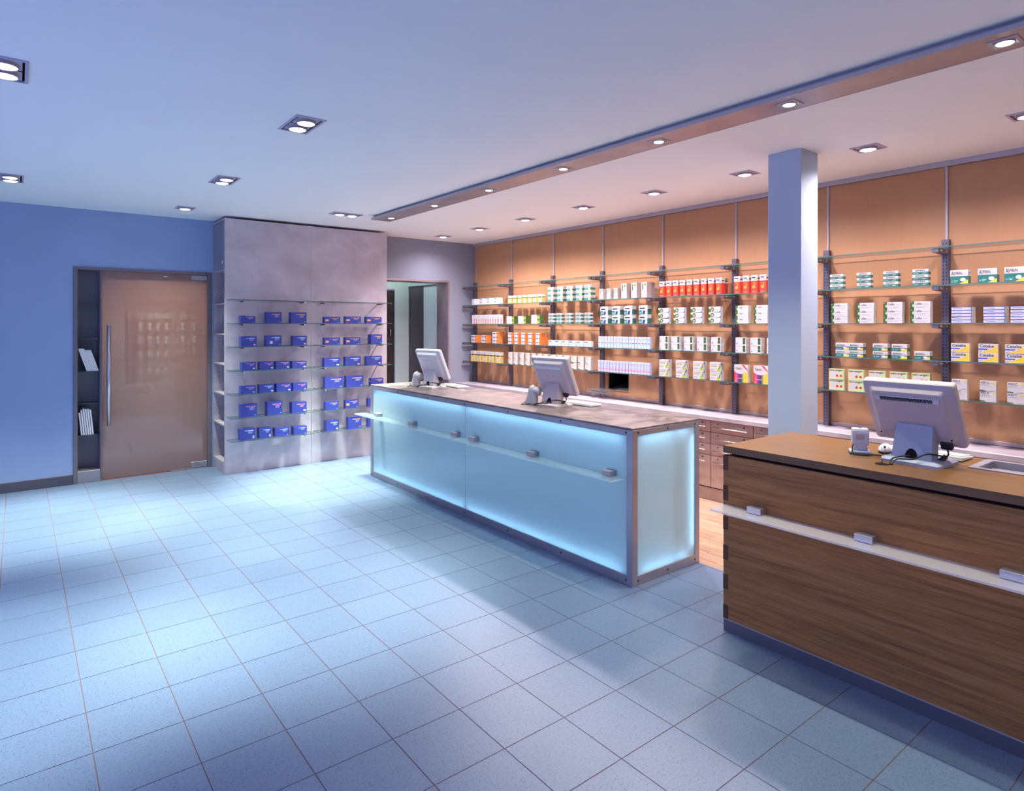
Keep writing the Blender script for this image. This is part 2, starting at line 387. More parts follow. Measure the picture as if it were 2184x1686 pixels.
# right wall: tan panels, one for each bay between uprights
PY = [7.255 - .8117 * k for k in range(10)]
edges = [YBR] + PY[0:] + [YF]
for k in range(len(edges) - 1):
    a, b = edges[k] - .002, edges[k+1] + .002
    if a - b < .03: continue
    hs = [(4.463, 4.761, .848, 1.04)] if b < 4.5 < a else []
    holed('panel', 'tan_panel', 'X', XR - .022, XR - .001, b, a, .775, 2.66, hs, wall_right)
struct(box('trim_1', None, 'trim_aluminium', XR - .045, XR, YF, YBR, 2.662, CEIL, .002))
struct(box('trim_2', None, 'beam_steel', XR - .03, XR, YF, YBR, .761, .79, .002))
# chute opening
ch = thing('wall_chute', 'black square delivery opening low in the tan wall panel', 'wall opening', (XR, 4.612, .848))
cb = MB('black'); cb.box(0, .3, -.147, .147, .188, .192); cb.box(.3, .31, -.149, .149, 0, .192); cb.box(0, .3, -.149, -.145, .002, .19); cb.box(0, .3, .145, .149, .002, .19)
cb.build('chute_box', ch)
MB('beam_steel').prism([(-.03, .004), (.3, .06), (.3, .002), (-.03, .0)], 'Y', -.144, .144).build('chute_lip', ch)

# ---- left doorway: steel frame, glass door, book niche
fr = MB('door_frame_steel')
fr.box(.43, .463, YB - .012, YB + .20, 0, 2.13); fr.box(1.647, 1.69, YB - .012, YB + .16, 0, 2.13)
fr.box(.463, 1.647, YB - .012, YB + .16, 2.103, 2.13); fr.box(.655, .667, YB - .012, YB + .20, 0, 2.103)
struct(fr.build('trim_3', bevel=.002))
d1 = struct(bpy.data.objects.new('door_1', None)); col.objects.link(d1); d1.location = (.668, YB + .012, 0)
MB('door_glass').box(.002, .976, 0, .010, .012, 2.098).build('door_leaf', d1)
hm = MB('aluminium_block'); hm.cyl((.055, -.055, .545), (.055, -.055, 1.555), .017, 16)
hd = hm.build('handle', d1)
for z in (.70, 1.40): MB('chrome').cyl((.055, -.055, z), (.055, 0, z), .008).build('handle_stud', hd)
box('hinge_patch', d1, 'frame_steel', .815, .976, -.012, .022, .012, .072, .002); box('hinge_patch', d1, 'frame_steel', .815, .976, -.012, .022, 2.043, 2.095, .002)
box('floor_closer', d1, 'frame_steel', .62, .976, -.02, .03, .0005, .009)
nich = thing('shelf_niche', 'narrow steel niche with glass shelves left of the frosted door', 'wall niche', (.463, YB, 0))
NB = .21
box('back_panel', nich, 'niche_steel', 0, .192, NB, NB + .01, .115, 2.103)
box('side_panel', nich, 'niche_steel', 0, .004, .0, NB, .115, 2.103); box('side_panel', nich, 'niche_steel', .188, .192, .0, NB, .115, 2.103)
box('plinth', nich, 'frame_steel', 0, .192, -.005, NB, 0, .115, .002)
for z in (1.737, 1.421, 1.097, .781, .466):
    sh = MB('glass_edge').box(.005, .187, .01, NB - .005, z - .006, z).build('shelf', nich)
# back room behind the glass door
rm = MB('tan_panel'); rm.box(.2, .3, YB+.25, 9.4, 0, 2.5); rm.box(1.9, 2.0, YB+.17, 9.4, 0, 2.5); rm.box(.2, 2.0, 9.4, 9.5, 0, 2.5); rm.box(.3, .66, YB+.23, YB+.25, 0, 2.5)
struct(rm.build('wall_back_room'))
struct(box('ceiling_back_room', None, 'ceiling_paint', .2, 2.0, YB+.17, 9.5, 2.5, 2.6)); struct(box('floor', None, 'strip_parquet', .2, 2.0, YB+.17, 9.5, -.06, 0))
bl = thing('back_room_lamp', 'small ceiling lamp in the room behind the frosted door', 'lamp', (1.2, 8.15, 2.5))
MB('lamp_glow').cyl((0,0,-.03), (0,0,0), .06, 20).build('lamp_disc', bl); spot('lamp_light', bl, (0, 0, -.05), 120, (1.0, .82, .68), 150, .9, .05)

# ---- right doorway and the lit corridor behind it
tr = MB('beam_steel'); tr.box(4.685, 4.708, YBR - .012, YBR + .285, 0, 2.16); tr.box(3.69, 4.685, YBR - .012, YBR + .285, 2.135, 2.16); tr.box(3.69, 3.705, YBR - .012, YBR + .285, 0, 2.135)
struct(tr.build('trim_4', bevel=.002))
cr = MB('corridor_paint'); cr.box(4.50, 4.85, 8.5, 8.6, 0, 2.5); cr.box(3.3, 4.5, 8.5, 8.6, 2.10, 2.5); cr.box(3.2, 3.3, 7.6, 8.6, 0, 2.5); cr.box(4.76, 4.86, 7.6, 8.5, 0, 2.5)
cr.box(3.3, 3.62, 7.6, 7.62, 0, 2.5)
struct(cr.build('wall_corridor')); struct(box('ceiling_corridor', None, 'ceiling_paint', 3.2, 4.86, 7.6, 8.6, 2.5, 2.6))
st = MB('dark_steel', 'corridor_paint'); st.box(4.735, 4.76, 8.06, 8.5, 0, 2.13); st.box(4.74, 4.76, 7.62, 8.06, 0, 2.12, 1); st.box(4.728, 4.76, 7.60, 8.5, 2.12, 2.14)
struct(st.build('trim_5'))
d2 = struct(bpy.data.objects.new('door_2', None)); col.objects.link(d2); d2.location = (3.5, 8.5, 0)
box('door_leaf', d2, 'dark_door', 0, .985, -.01, .03, .01, 2.075); box('door_frame', d2, 'trim_aluminium', -.1, 1.0, 0, .04, 2.08, 2.10)
MB('chrome').tube([(.90, -.012, 1.38), (.90, -.05, 1.40), (.90, -.055, 1.44), (.90, -.05, 1.48), (.90, -.012, 1.50)], .007).build('door_pull', d2)
cl = thing('corridor_lamp', 'bare fluorescent tube on the ceiling of the right corridor', 'lamp', (4.25, 8.0, 2.5))
emit('corridor_glow', (.82, 1.0, .96), 10); MB('corridor_glow').cyl((-.4, 0, -.05), (.4, 0, -.05), .018, 10).build('lamp_tube', cl); box('lamp_housing', cl, 'white_plastic', -.45, .45, -.03, .03, -.028, 0)

# ------------------------------------------------------------ ceiling lamps
def fixture(kind, x, y, axis, label, group, color, power, angle, lens='lamp_glow'):
    lx, ly = (.157, .085) if kind == 'twin' and axis == 'X' else ((.085, .157) if kind == 'twin' else (.082, .082))
    t = thing('downlight', label, 'ceiling light', (x, y, CEIL), 0, group)
    fr = MB('fixture_grey', 'black')
    z0, z1 = -.005, .004; wd = .014
    fr.box(-lx, lx, -ly, -ly + wd, z0, z1); fr.box(-lx, lx, ly - wd, ly, z0, z1); fr.box(-lx, -lx + wd, -ly + wd, ly - wd, z0, z1); fr.box(lx - wd, lx, -ly + wd, ly - wd, z0, z1)
    fr.build('frame', t)
    ib = MB('black'); ix, iy = lx - wd + .002, ly - wd + .002
    ib.box(-ix, ix, -iy, iy, .095, .10); ib.box(-ix, -ix + .003, -iy, iy, .004, .095); ib.box(ix - .003, ix, -iy, iy, .004, .095); ib.box(-ix, ix, -iy, -iy + .003, .004, .095); ib.box(-ix, ix, iy - .003, iy, .004, .095)
    ib.build('housing', t)
    offs = [(-.068, 0), (.068, 0)] if axis == 'X' and kind == 'twin' else ([(0, -.068), (0, .068)] if kind == 'twin' else [(0, 0)])
    for ox, oy in offs:
        pm = MB('fixture_grey', 'lamp_ring'); a = .062
        # square gimbal plate with a round hole, then the lamp ring
        n = 24; b = len(pm.v)
        for k in range(n):
            th = 2 * math.pi * k / n; c, s_ = math.cos(th), math.sin(th); q = a / max(abs(c), abs(s_))
            pm.v.append((ox + q * c, oy + q * s_, -.001)); pm.v.append((ox + .054 * c, oy + .054 * s_, -.001))
        for k in range(n):
            j = (k + 1) % n; pm.f.append((b+2*k, b+2*j, b+2*j+1, b+2*k+1)); pm.m.append(0); pm.sm.append(False)
        pm.loft([[(ox + r_*math.cos(2*math.pi*k/n), oy + r_*math.sin(2*math.pi*k/n), z) for k in range(n)] for r_, z in ((.054, -.001), (.052, -.016), (.047, -.016), (.045, .02))], 1, caps=False)
        pm.build('lamp_ring', t, fix=False)
        MB(lens).loft([[(ox + r_*math.cos(2*math.pi*k/n), oy + r_*math.sin(2*math.pi*k/n), z) for k in range(n)] for r_, z in ((.046, -.008), (.044, -.0145), (.03, -.019), (.008, -.021))]).build('lamp_disc', t)
        spot('lamp_light', t, (ox, oy, -.03), power, color, angle, 1.0, .06)
    return t
tl = ['twin square downlight nearest the left edge of the picture', 'twin downlight, largest fully visible one on the open ceiling', 'twin downlight at left edge in front of the blue wall',
      'twin downlight second in the middle row, before the frosted door', 'twin downlight with lamps side by side before the metal display']
for (x, y, a), lb, k in zip(twin_lamps, tl, (.9, .9, 1.35, 1.15, 1.7)): fixture('twin', x, y, a, lb, 'downlights over the tiled floor', COOL, P_COOL * k, 64 if k == 1.35 else 58)
for (x, y), lb in zip(single_left, ('single downlight close to the blue wall above the frosted door', 'added unseen downlight lighting the white bottles mirrored in the frosted door')):
    fixture('single', x, y, 'Y', lb, 'downlights over the tiled floor', COOL, P_COOL * (1.0 if y > 0 else 1.2), 64 if y > 0 else 125)
for k, (x, y) in enumerate(single_right):
    fixture('single', x, y, 'Y', 'single square downlight before the shelf wall, ' + ORD[7-k] + ' from the far corner', 'downlights before the shelf wall', WARM, P_WARM * (.85, .66, .95, .98, 1.1, 1.4, 1.6, .36)[k], 155)
# beam
bt = thing('lighting_beam', 'long flat steel beam with spotlights hung under the ceiling', 'ceiling beam', (3.04, 2.7, CEIL))
Y0, Y1 = -2.0 - 2.7, 6.065 - 2.7
bh = [(3.04 + 0 - 3.04 - .04, .04, y - 2.7 - .04, y - 2.7 + .04) for y in beam_lamps]
holed('soffit_plate', 'beam_steel', 'Z', -.040, -.034, -.105, .105, Y0, Y1, bh, bt)
box('side_lip', bt, 'trim_aluminium', -.107, -.103, Y0, Y1, -.041, -.020); box('side_lip', bt, 'trim_aluminium', .103, .107, Y0, Y1, -.041, -.020)
box('web', bt, 'frame_steel', -.085, -.08, Y0 + .02, Y1 - .03, -.034, -.0); box('web', bt, 'frame_steel', .08, .085, Y0 + .02, Y1 - .03, -.034, 0)
for k, y in enumerate(beam_lamps):
    t = thing('beam_spotlight', 'small square halogen spotlight in the beam, ' + ORD[6-k] + ' from its far end', 'spotlight', (3.043, y, CEIL - .04), 0, 'spotlights set in the beam')
    fr = MB('trim_aluminium'); a, b2 = .05, .038
    fr.box(-a, a, -a, -b2, -.003, 0); fr.box(-a, a, b2, a, -.003, 0); fr.box(-a, -b2, -b2, b2, -.003, 0); fr.box(b2, a, -b2, b2, -.003, 0); fr.build('frame', t)
    n = 20
    MB('lamp_ring').loft([[(r_*math.cos(2*math.pi*q/n), r_*math.sin(2*math.pi*q/n), z) for q in range(n)] for r_, z in ((.034, .004), (.034, -.006), (.030, -.006), (.029, .01))], caps=False).build('lamp_ring', t, fix=False)
    MB('halogen_glow').loft([[(r_*math.cos(2*math.pi*q/n), r_*math.sin(2*math.pi*q/n), z) for q in range(n)] for r_, z in ((.029, 0), (.027, -.007), (.015, -.010), (.004, -.011))]).build('lamp_disc', t)
    spot('lamp_light', t, (0, 0, -.02), P_HALO, HALO, 110, .9, .025)

# ------------------------------------------------------------ shelf wall
ZS = [2.075, 1.82, 1.562, 1.31, 1.055]
LV = ['top', 'second', 'third', 'fourth', 'bottom']
BAY = ['corner bay', 'second bay', 'third bay', 'fourth bay', 'fifth bay', 'bay behind pillar', 'bay beside pillar', 'rightmost bay']
pm_ = MB('upright_steel').box(XR-.065, XR-.0225, -.0215, .0215, 0, 1.39)
for s_ in (-.009, .009):
    for k in range(54): pm_.box(XR-.0654, XR-.0645, s_ - .002, s_ + .002, .03 + k*.025, .042 + k*.025, 'black')
post_me = pm_.mesh('post'); strip_me = MB('trim_aluminium').box(XR-.034, XR-.0225, -.007, .007, 1.39, 1.90).mesh('cover_strip')
bk = MB('upright_steel', 'chrome'); bk.prism([(XR-.065, -.030), (XR-.065, -.001), (4.898, -.001), (4.898, -.026)], 'Y', -.019, .019)
for xx in (4.93, 4.955, 5.05):
    bk.cyl((xx, -.0192, -.013), (xx, -.024, -.013), .0055, 8, 1); bk.cyl((xx, .0192, -.013), (xx, .024, -.013), .0055, 8, 1)
br_me = bk.mesh('bracket')
for k in range(9):
    t = thing('shelf_upright', 'slotted steel shelf upright with five brackets, ' + ORD[k] + ' from the corner', 'shelf upright', (0, PY[k], .76), 0, 'uprights of the shelf wall')
    put('post', post_me, t); put('cover_strip', strip_me, t)
    for z in ZS: put('bracket', br_me, t, (0, 0, z - .76))
sl = .8117
gs = MB('clear_glass', 'glass_edge').box(4.893, XR-.07, -sl + .003, -.003, 0, .009, 0, mx={2: 1, 3: 1, 4: 1, 5: 1}).mesh('glass_shelf')
for b in range(8):
    for l, z in enumerate(ZS):
        tag(put('glass_shelf', gs, None, (0, PY[b], z)), 'clear glass wall shelf, ' + LV[l] + ' of five in the ' + BAY[b], 'glass shelf', 'glass shelves on the tan wall')

# ------------------------------------------------------------ back worktop and drawer units
bw = MB('zinc_sheet').box(4.80, XR - .03, YF + .1, YBR - .005, .722, .760).build('back_worktop', bevel=.003)
tag(bw, 'long zinc back worktop running under the product shelves', 'worktop')
UW = .4058
def drawer_unit(idx, y1):
    t = thing('drawer_cabinet', 'steel drawer cabinet under the back worktop, ' + ORD[idx] + ' from the corner', 'drawer cabinet', (4.845, y1 - UW/2, 0), 0, 'drawer cabinets behind the counters')
    for nm, me in unit_parts:
        o = put(nm, me, t)
    for z0, z1 in DR:
        d = put('drawer', drawer_me[(z0, z1)], t); put('handle', handle_me, d, (0, 0, z1 - .052))
DR = [(.614, .712), (.511, .610), (.410, .507), (.128, .406)]
hw = UW / 2
unit_parts = [('body', MB('black').box(.012, .27, -hw + .002, hw - .002, .115, .718).mesh('body')), ('plinth', MB('beam_steel').box(.03, .27, -hw, hw, 0, .113).mesh('plinth'))]
drawer_me = {d: MB('drawer_steel', 'screw').box(-.004, .012, -hw + .003, hw - .003, d[0], d[1]).cyl((-.004, .13, d[1] - .022), (-.006, .13, d[1] - .022), .006, 10, 1).cyl((-.004, -.12, d[1] - .022), (-.008, -.12, d[1] - .022), .007, 10, 1).mesh('drawer') for d in DR}
handle_me = MB('chrome').cyl((-.034, -.165, 0), (-.034, .165, 0), .0055, 10).cyl((-.034, -.12, 0), (-.004, -.12, 0), .0035, 8).cyl((-.034, .12, 0), (-.004, .12, 0), .0035, 8).mesh('handle')
for k in range(17): drawer_unit(k, 3.271 + UW * 10 - UW * k - .005 * 0)

# ------------------------------------------------------------ frosted glass counter
CX0, CX1, CY0, CY1, CZ = 2.884, 3.545, 2.48, 5.98, .943
gc = thing('glass_counter', 'long counter with steel frame and blue glowing frosted glass sides', 'counter', (CX0, CY0, 0))
W, Lc = CX1 - CX0, CY1 - CY0
def gbox(n, m, *a, bevel=.0015): return box(n, gc, m, *a, bevel=bevel)
gbox('worktop', 'zinc_worktop', 0, W, 0, Lc, CZ - .012, CZ, bevel=.002)
TB, BB, PW = .048, .058, .048
for n, a in (('rail', (0, .03, PW, Lc - PW, CZ - TB, CZ - .012)), ('rail', (0, .03, PW, Lc - PW, 0, BB)), ('rail', (PW, W - PW, 0, .03, CZ - TB, CZ - .012)), ('rail', (PW, W - PW, 0, .03, 0, BB)),
             ('rail', (PW, W - PW, Lc - .03, Lc, CZ - TB, CZ - .012)), ('rail', (PW, W - PW, Lc - .03, Lc, 0, BB)),
             ('post', (0, PW, 0, PW, 0, CZ - .012)), ('post', (0, PW, Lc - PW, Lc, 0, CZ - .012)), ('post', (W - PW, W, 0, PW, 0, CZ - .012)), ('post', (W - PW, W, Lc - PW, Lc, 0, CZ - .012))):
    gbox(n, 'frame_steel', *a)
sm = 4.249 - CY0
gbox('glass_panel', 'counter_glass', .006, .014, PW, sm - .002, BB, CZ - TB, bevel=0); gbox('glass_panel', 'counter_glass', .006, .014, sm + .002, Lc - PW, BB, CZ - TB, bevel=0)
gbox('glass_panel', 'counter_glass', PW, W - PW, .006, .014, BB, CZ - TB, bevel=0); gbox('glass_panel', 'counter_glass', PW, W - PW, Lc - .014, Lc - .006, BB, CZ - TB, bevel=0)
inn = MB('light_box_grey'); inn.box(.40, .42, .04, Lc - .04, .03, CZ - .03); inn.box(.03, .40, .035, Lc - .035, .02, .03); inn.box(.03, .40, .035, Lc - .035, CZ - .03, CZ - .02)
inn.build('light_box', gc); gbox('rear_panel', 'drawer_steel', W - .03, W - .01, PW, Lc - PW, 0, CZ - .012)
for (z, x, s_) in ((.074, .055, 1), (.880, .055, 1)):
    MB('tube_glow').cyl((x, .10, z), (x, sm - .03, z), .009, 10).build('light_tube', gc); MB('tube_glow').cyl((x, sm + .03, z), (x, Lc - .08, z), .009, 10).build('light_tube', gc)
    MB('tube_glow').cyl((.10, .055, z), (W - .12, .055, z), .009, 10).build('light_tube', gc)
MB('tube_glow').cyl((W - .068, .045, .12), (W - .068, .045, .84), .009, 10).build('light_tube', gc)
scr = MB('screw').cyl((0, 0, 0), (-.0025, 0, 0), .006, 10).mesh('screw'); scr2 = MB('screw').cyl((0, 0, 0), (0, -.0025, 0), .006, 10).mesh('screw')
for y in (5.936, 5.396, 4.829, 4.251, 3.678, 3.103, 2.53):
    put('screw', scr, gc, (0, y - CY0, CZ - .03)); put('screw', scr, gc, (0, y - CY0, .03))
for x in (.05, W/2, W - .05): put('screw', scr2, gc, (x, 0, CZ - .03)); put('screw', scr2, gc, (x, 0, .03))
cm = MB('aluminium_block').box(-.060, 0, -.036, .036, .0005, .031).mesh('clamp', .002); cm2 = MB('aluminium_block').box(-.052, 0, -.032, .032, -.024, -.0005).mesh('clamp', .002)
cmg = MB('frame_steel').box(-.060, 0, -.036, .036, .0005, .031).mesh('clamp', .002)
for y0, y1, ys in ((4.235, 6.09, (5.76, 5.06, 4.345)), (2.535, 4.228, (4.085, 3.365, 2.645))):
    ld = MB('ledge_glass', 'ledge_edge').box(-.128, -.006, y0 - CY0, y1 - CY0, .632, .642, 0, mx={2: 1, 3: 1, 5: 1}).build('ledge', gc)
    for y in ys: put('clamp', cmg, ld, (.006, y - CY0, .642)); put('clamp', cm2, ld, (.006, y - CY0, .632))
gbox('cable_slot', 'dark_steel', .52, .59, 3.0 - CY0, 3.40 - CY0, CZ - .001, CZ + .0012, bevel=0); gbox('cable_slot', 'dark_steel', .52, .59, 4.93 - CY0, 5.22 - CY0, CZ - .001, CZ + .0012, bevel=0)

# ------------------------------------------------------------ wooden counter
WX0, WX1, WY0, WY1 = 2.855, 3.522, -1.2, 1.855
wc = thing('wooden_counter', 'dark oak sales counter with pale top and frosted glass ledge', 'counter', (WX0, WY1, 0))
D, LW = WX1 - WX0, WY1 - WY0
holed('worktop', 'oak_top', 'Z', .908, .943, 0, D, -LW, 0, [(.42, .625, -1.75, -.965)], wc)
box('front_panel', wc, 'oak_dark', 0, .028, -LW, 0, .063, .894, .0015)
box('side_panel', wc, 'oak_dark', .028, D, -.028, 0, .063, .894, .001); box('rear_panel', wc, 'oak_dark', D - .028, D, -LW, -.028, .063, .894)
box('shadow_gap', wc, 'black', .022, D - .03, -LW, -.038, .892, .910)
for a, b in ((.894, .819), (.741, .666), (.584, .516), (.438, .363), (.288, .213), (.134, .064)): box('finger_joint', wc, 'oak_endgrain', -.0006, .02, -.0285, .0004, b, a)
pb = MB('plinth_steel', 'trim_aluminium').box(.001, .02, -LW, -.001, 0, .060); pb.box(-.003, .02, -LW, .002, .060, .0645, 1); pb.build('plinth', wc)
lw = MB('ledge_frosted').box(-.140, -.003, -LW, -.016, .638, .648).build('ledge', wc, bevel=.001)
for y in (1.655, 1.16, .662, .165, -.33): put('clamp', cm, lw, (.002, y - WY1, .648)); put('clamp', cm2, lw, (.002, y - WY1, .638))
tr_ = MB('niche_steel'); y0, y1 = -1.75, -.965
tr_.box(.39, .42, y0 - .03, y1 + .03, .9432, .9465); tr_.box(.625, .655, y0 - .03, y1 + .03, .9432, .9465); tr_.box(.42, .625, y1, y1 + .03, .9432, .9465); tr_.box(.42, .625, y0 - .03, y0, .9432, .9465)
tr_.box(.42, .625, y0, y1, .912, .916); tr_.prism([(.421, .9432), (.421, .916), (.5, .916)], 'Y', y0, y1)
tr_.box(.4205, .423, y0, y1, .916, .944); tr_.box(.622, .6245, y0, y1, .916, .944); tr_.box(.423, .622, y1 - .0025, y1 - .0005, .916, .944); tr_.box(.423, .622, y0 + .0005, y0 + .0025, .916, .944)
tr_.build('steel_tray', wc)
MB('black').cyl((.17, -.68, .9431), (.17, -.68, .9442), .028, 20).build('cable_hole', wc)
STOCK = [  # bay, shelf level, design, width, height, stack height, centres along the wall
    (0, 2, 'mint', 0.089, 0.041, 2, [7.037, 6.85, 6.686, 6.528]),
    (0, 3, 'slimred', 0.038, 0.121, 1, [7.066, 7.011, 6.953, 6.9, 6.851, 6.801, 6.742, 6.689, 6.635, 6.58, 6.528, 6.465]),
    (0, 4, 'orange', 0.125, 0.049, 2, [7.035, 6.803]),
    (0, 4, 'orange', 0.127, 0.048, 3, [6.549]),
    (0, 5, 'honey', 0.101, 0.139, 1, [7.06, 6.926, 6.787, 6.642, 6.498]),
    (1, 2, 'honey', 0.073, 0.096, 1, [6.246, 6.149, 6.048, 5.952, 5.856, 5.761, 5.667]),
    (1, 3, 'leaf', 0.159, 0.048, 2, [6.229, 5.998]),
    (1, 3, 'leaf', 0.164, 0.053, 2, [5.741]),
    (1, 4, 'orange', 0.086, 0.047, 3, [6.236, 6.108, 5.973, 5.841, 5.7]),
    (1, 5, 'olive', 0.077, 0.074, 2, [6.232, 6.125, 6.006, 5.894, 5.779, 5.67, 5.564]),
    (2, 2, 'aspplus', 0.095, 0.056, 3, [5.475, 5.313, 5.155, 5.006, 4.874]),
    (2, 3, 'asp', 0.087, 0.040, 3, [5.468, 5.326, 5.173, 5.016, 4.875]),
    (2, 4, 'teal', 0.106, 0.061, 1, [5.461, 5.345, 5.231, 5.112, 4.993, 4.871]),
    (2, 5, 'olive', 0.084, 0.072, 2, [5.429, 5.316, 5.202, 5.088, 4.975, 4.864]),
    (3, 2, 'tallwhite', 0.049, 0.112, 1, [4.669, 4.565, 4.466]),
    (3, 2, 'tallwhite', 0.068, 0.153, 1, [4.35, 4.217, 4.087]),
    (3, 3, 'complex', 0.109, 0.091, 2, [4.627, 4.46, 4.294, 4.1]),
    (3, 4, 'bluegreen', 0.035, 0.117, 1, [4.692, 4.648, 4.604, 4.56, 4.518, 4.475, 4.434, 4.392, 4.351, 4.31, 4.269, 4.23, 4.19, 4.151, 4.112, 4.074, 4.035]),
    (3, 5, 'bluepink', 0.035, 0.116, 1, [4.699, 4.655, 4.611, 4.566, 4.523, 4.48, 4.437, 4.395, 4.354, 4.312, 4.271, 4.231, 4.191, 4.152, 4.111, 4.073, 4.034]),
    (4, 2, 'red', 0.056, 0.148, 1, [3.871, 3.788, 3.71, 3.633, 3.556, 3.481, 3.404, 3.327, 3.247]),
    (4, 3, 'swirl', 0.120, 0.050, 3, [3.849, 3.67, 3.479, 3.289]),
    (4, 4, 'greenbar', 0.100, 0.065, 2, [3.847, 3.709, 3.567, 3.421, 3.276]),
    (4, 5, 'lime', 0.111, 0.080, 2, [3.846, 3.651, 3.459, 3.283]),
    (5, 2, 'red', 0.055, 0.150, 1, [3.067, 2.984, 2.905, 2.827]),
    (5, 3, 'lefax', 0.097, 0.051, 3, [3.011, 2.837]),
    (5, 4, 'greenbar', 0.097, 0.065, 2, [3.033, 2.893, 2.745]),
    (5, 5, 'talcid', 0.127, 0.150, 1, [3.03, 2.848]),
    (6, 2, 'asp', 0.096, 0.038, 3, [2.232, 2.038, 1.856, 1.67]),
    (6, 3, 'lefax', 0.097, 0.050, 3, [2.2, 2.017, 1.831, 1.659]),
    (6, 4, 'aspplus', 0.098, 0.052, 2, [2.188, 2.091, 1.925, 1.801]),
    (6, 4, 'aspplus', 0.095, 0.057, 1, [1.659]),
    (6, 5, 'neo', 0.110, 0.080, 2, [2.233, 2.093, 1.947, 1.807, 1.667]),
    (7, 2, 'aspbig', 0.101, 0.093, 1, [1.444, 1.291, 1.152]),
    (7, 3, 'thermo', 0.112, 0.021, 5, [1.431, 1.255, 1.115]),
    (7, 4, 'cetebe', 0.103, 0.059, 2, [1.438, 1.287, 1.147]),
    (7, 5, 'assc', 0.086, 0.067, 2, [1.442, 1.288, 1.145]),
]
BLUE = [  # rows of the metal display: (centre x, width, height)
    [[1.897, 0.144, 0.085], [2.165, 0.154, 0.126], [2.431, 0.167, 0.126]],
    [[1.905, 0.156, 0.115], [2.163, 0.161, 0.121], [2.442, 0.151, 0.113]],
    [[1.905, 0.138, 0.089], [2.088, 0.147, 0.089], [2.256, 0.149, 0.089], [2.436, 0.158, 0.083]],
    [[1.901, 0.147, 0.089], [2.087, 0.154, 0.091], [2.268, 0.157, 0.093], [2.444, 0.155, 0.09]],
    [[1.907, 0.161, 0.141], [2.172, 0.159, 0.149], [2.434, 0.161, 0.123]],
    [[1.892, 0.155, 0.126], [2.071, 0.126, 0.116], [2.248, 0.152, 0.099], [2.445, 0.146, 0.095]],
    [[2.812, 0.186, 0.079], [3.063, 0.189, 0.085], [3.324, 0.196, 0.083]],
    [[2.811, 0.183, 0.089], [3.059, 0.185, 0.088], [3.356, 0.144, 0.12]],
    [[2.809, 0.186, 0.107], [3.061, 0.188, 0.111], [3.327, 0.197, 0.11]],
    [[2.832, 0.211, 0.134], [3.083, 0.212, 0.136], [3.365, 0.162, 0.094]],
    [[2.808, 0.155, 0.101], [3.05, 0.162, 0.103], [3.336, 0.172, 0.101]],
    [[2.816, 0.147, 0.122], [3.083, 0.165, 0.142], [3.333, 0.167, 0.123]],
]

# ------------------------------------------------------------ metal display case
DX0, DX1, DY = 1.705, 3.57, 6.95
dc = thing('display_case', 'tall zinc clad display case with glass shelves on its front', 'display case', (DX0, DY, 0))
DW, DD, DH = DX1 - DX0, YB - DY - .002, 2.672
box('front_panel', dc, 'zinc_sheet', 0, .916, 0, .015, 0, DH, .001); box('front_panel', dc, 'zinc_sheet', .922, DW, 0, .015, 0, DH, .001)
box('seam_strip', dc, 'aluminium_block', .9162, .9218, -.0012, .015, 0, DH)
box('side_panel', dc, 'zinc_sheet', DW - .015, DW, .015, DD - .13, 0, DH); box('top_panel', dc, 'zinc_sheet', 0, DW - .015, .015, DD, DH - .02, DH)
box('inner_back', dc, 'zinc_sheet', .30, .315, .015, DD, .02, DH - .02); box('side_panel', dc, 'zinc_sheet', .002, .30, DD - .015, DD, .0, DH - .02); box('side_panel', dc, 'zinc_sheet', .002, .30, .015, .03, .0, DH - .02)
box('plinth', dc, 'zinc_sheet', 0, .30, .015, DD - .015, 0, .10, .001)
for z in (.103, .495, .817, 1.134, 1.451, 1.773, 2.13): box('side_shelf', dc, 'zinc_sheet', .002, .30, .03, DD - .015, z, z + .014)
cd = box('cabinet_door', dc, 'frame_steel', -.002, .014, .02, DD - .004, 2.147, 2.645, .001)
MB('chrome').cyl((-.002, .06, 2.215), (-.012, .06, 2.215), .014, 16).cyl((-.012, .06, 2.215), (-.014, .06, 2.215), .008, 12).build('lock', cd)
pnh = MB('screw')
for k in range(44): pnh.cyl((.06, DD - .0149, .2 + k * .042), (.06, DD - .017, .2 + k * .042), .004, 6); pnh.cyl((.24, DD - .0149, .2 + k * .042), (.24, DD - .017, .2 + k * .042), .004, 6)
ph = pnh.build('pin_holes', dc); ph['kind'] = 'stuff'
DZ = [1.812, 1.568, 1.324, 1.079, .834, .592, .354]
pin = MB('chrome', 'screw').cyl((0, 0, 0), (0, -.135, 0), .006, 10, 1).cyl((0, -.135, 0), (0, -.150, 0), .009, 12, 0).mesh('shelf_pin')
dsl = MB('clear_glass', 'glass_edge').box(0, .878, -.186, -.002, 0, .008, 0, mx={2: 1, 3: 1, 4: 1, 5: 1}).mesh('display_shelf')
dsr = MB('clear_glass', 'glass_edge').box(0, .895, -.186, -.002, 0, .008, 0, mx={2: 1, 3: 1, 4: 1, 5: 1}).mesh('display_shelf')
ROW = ['top', 'second', 'third', 'fourth', 'fifth', 'sixth', 'bottom']
for l, z in enumerate(DZ):
    for side, (x0, me, px) in (('left', (1.722, dsl, (1.86, 2.50))), ('right', (2.645, dsr, (2.735, 3.44)))):
        tag(put('glass_shelf', me, None, (x0, DY, z)), 'clear glass display shelf, ' + ROW[l] + ' of seven in the ' + side + ' column', 'glass shelf', 'glass shelves on the metal display')
        for x in px: put('shelf_pin', pin, dc, (x - DX0, 0, z - .0095))

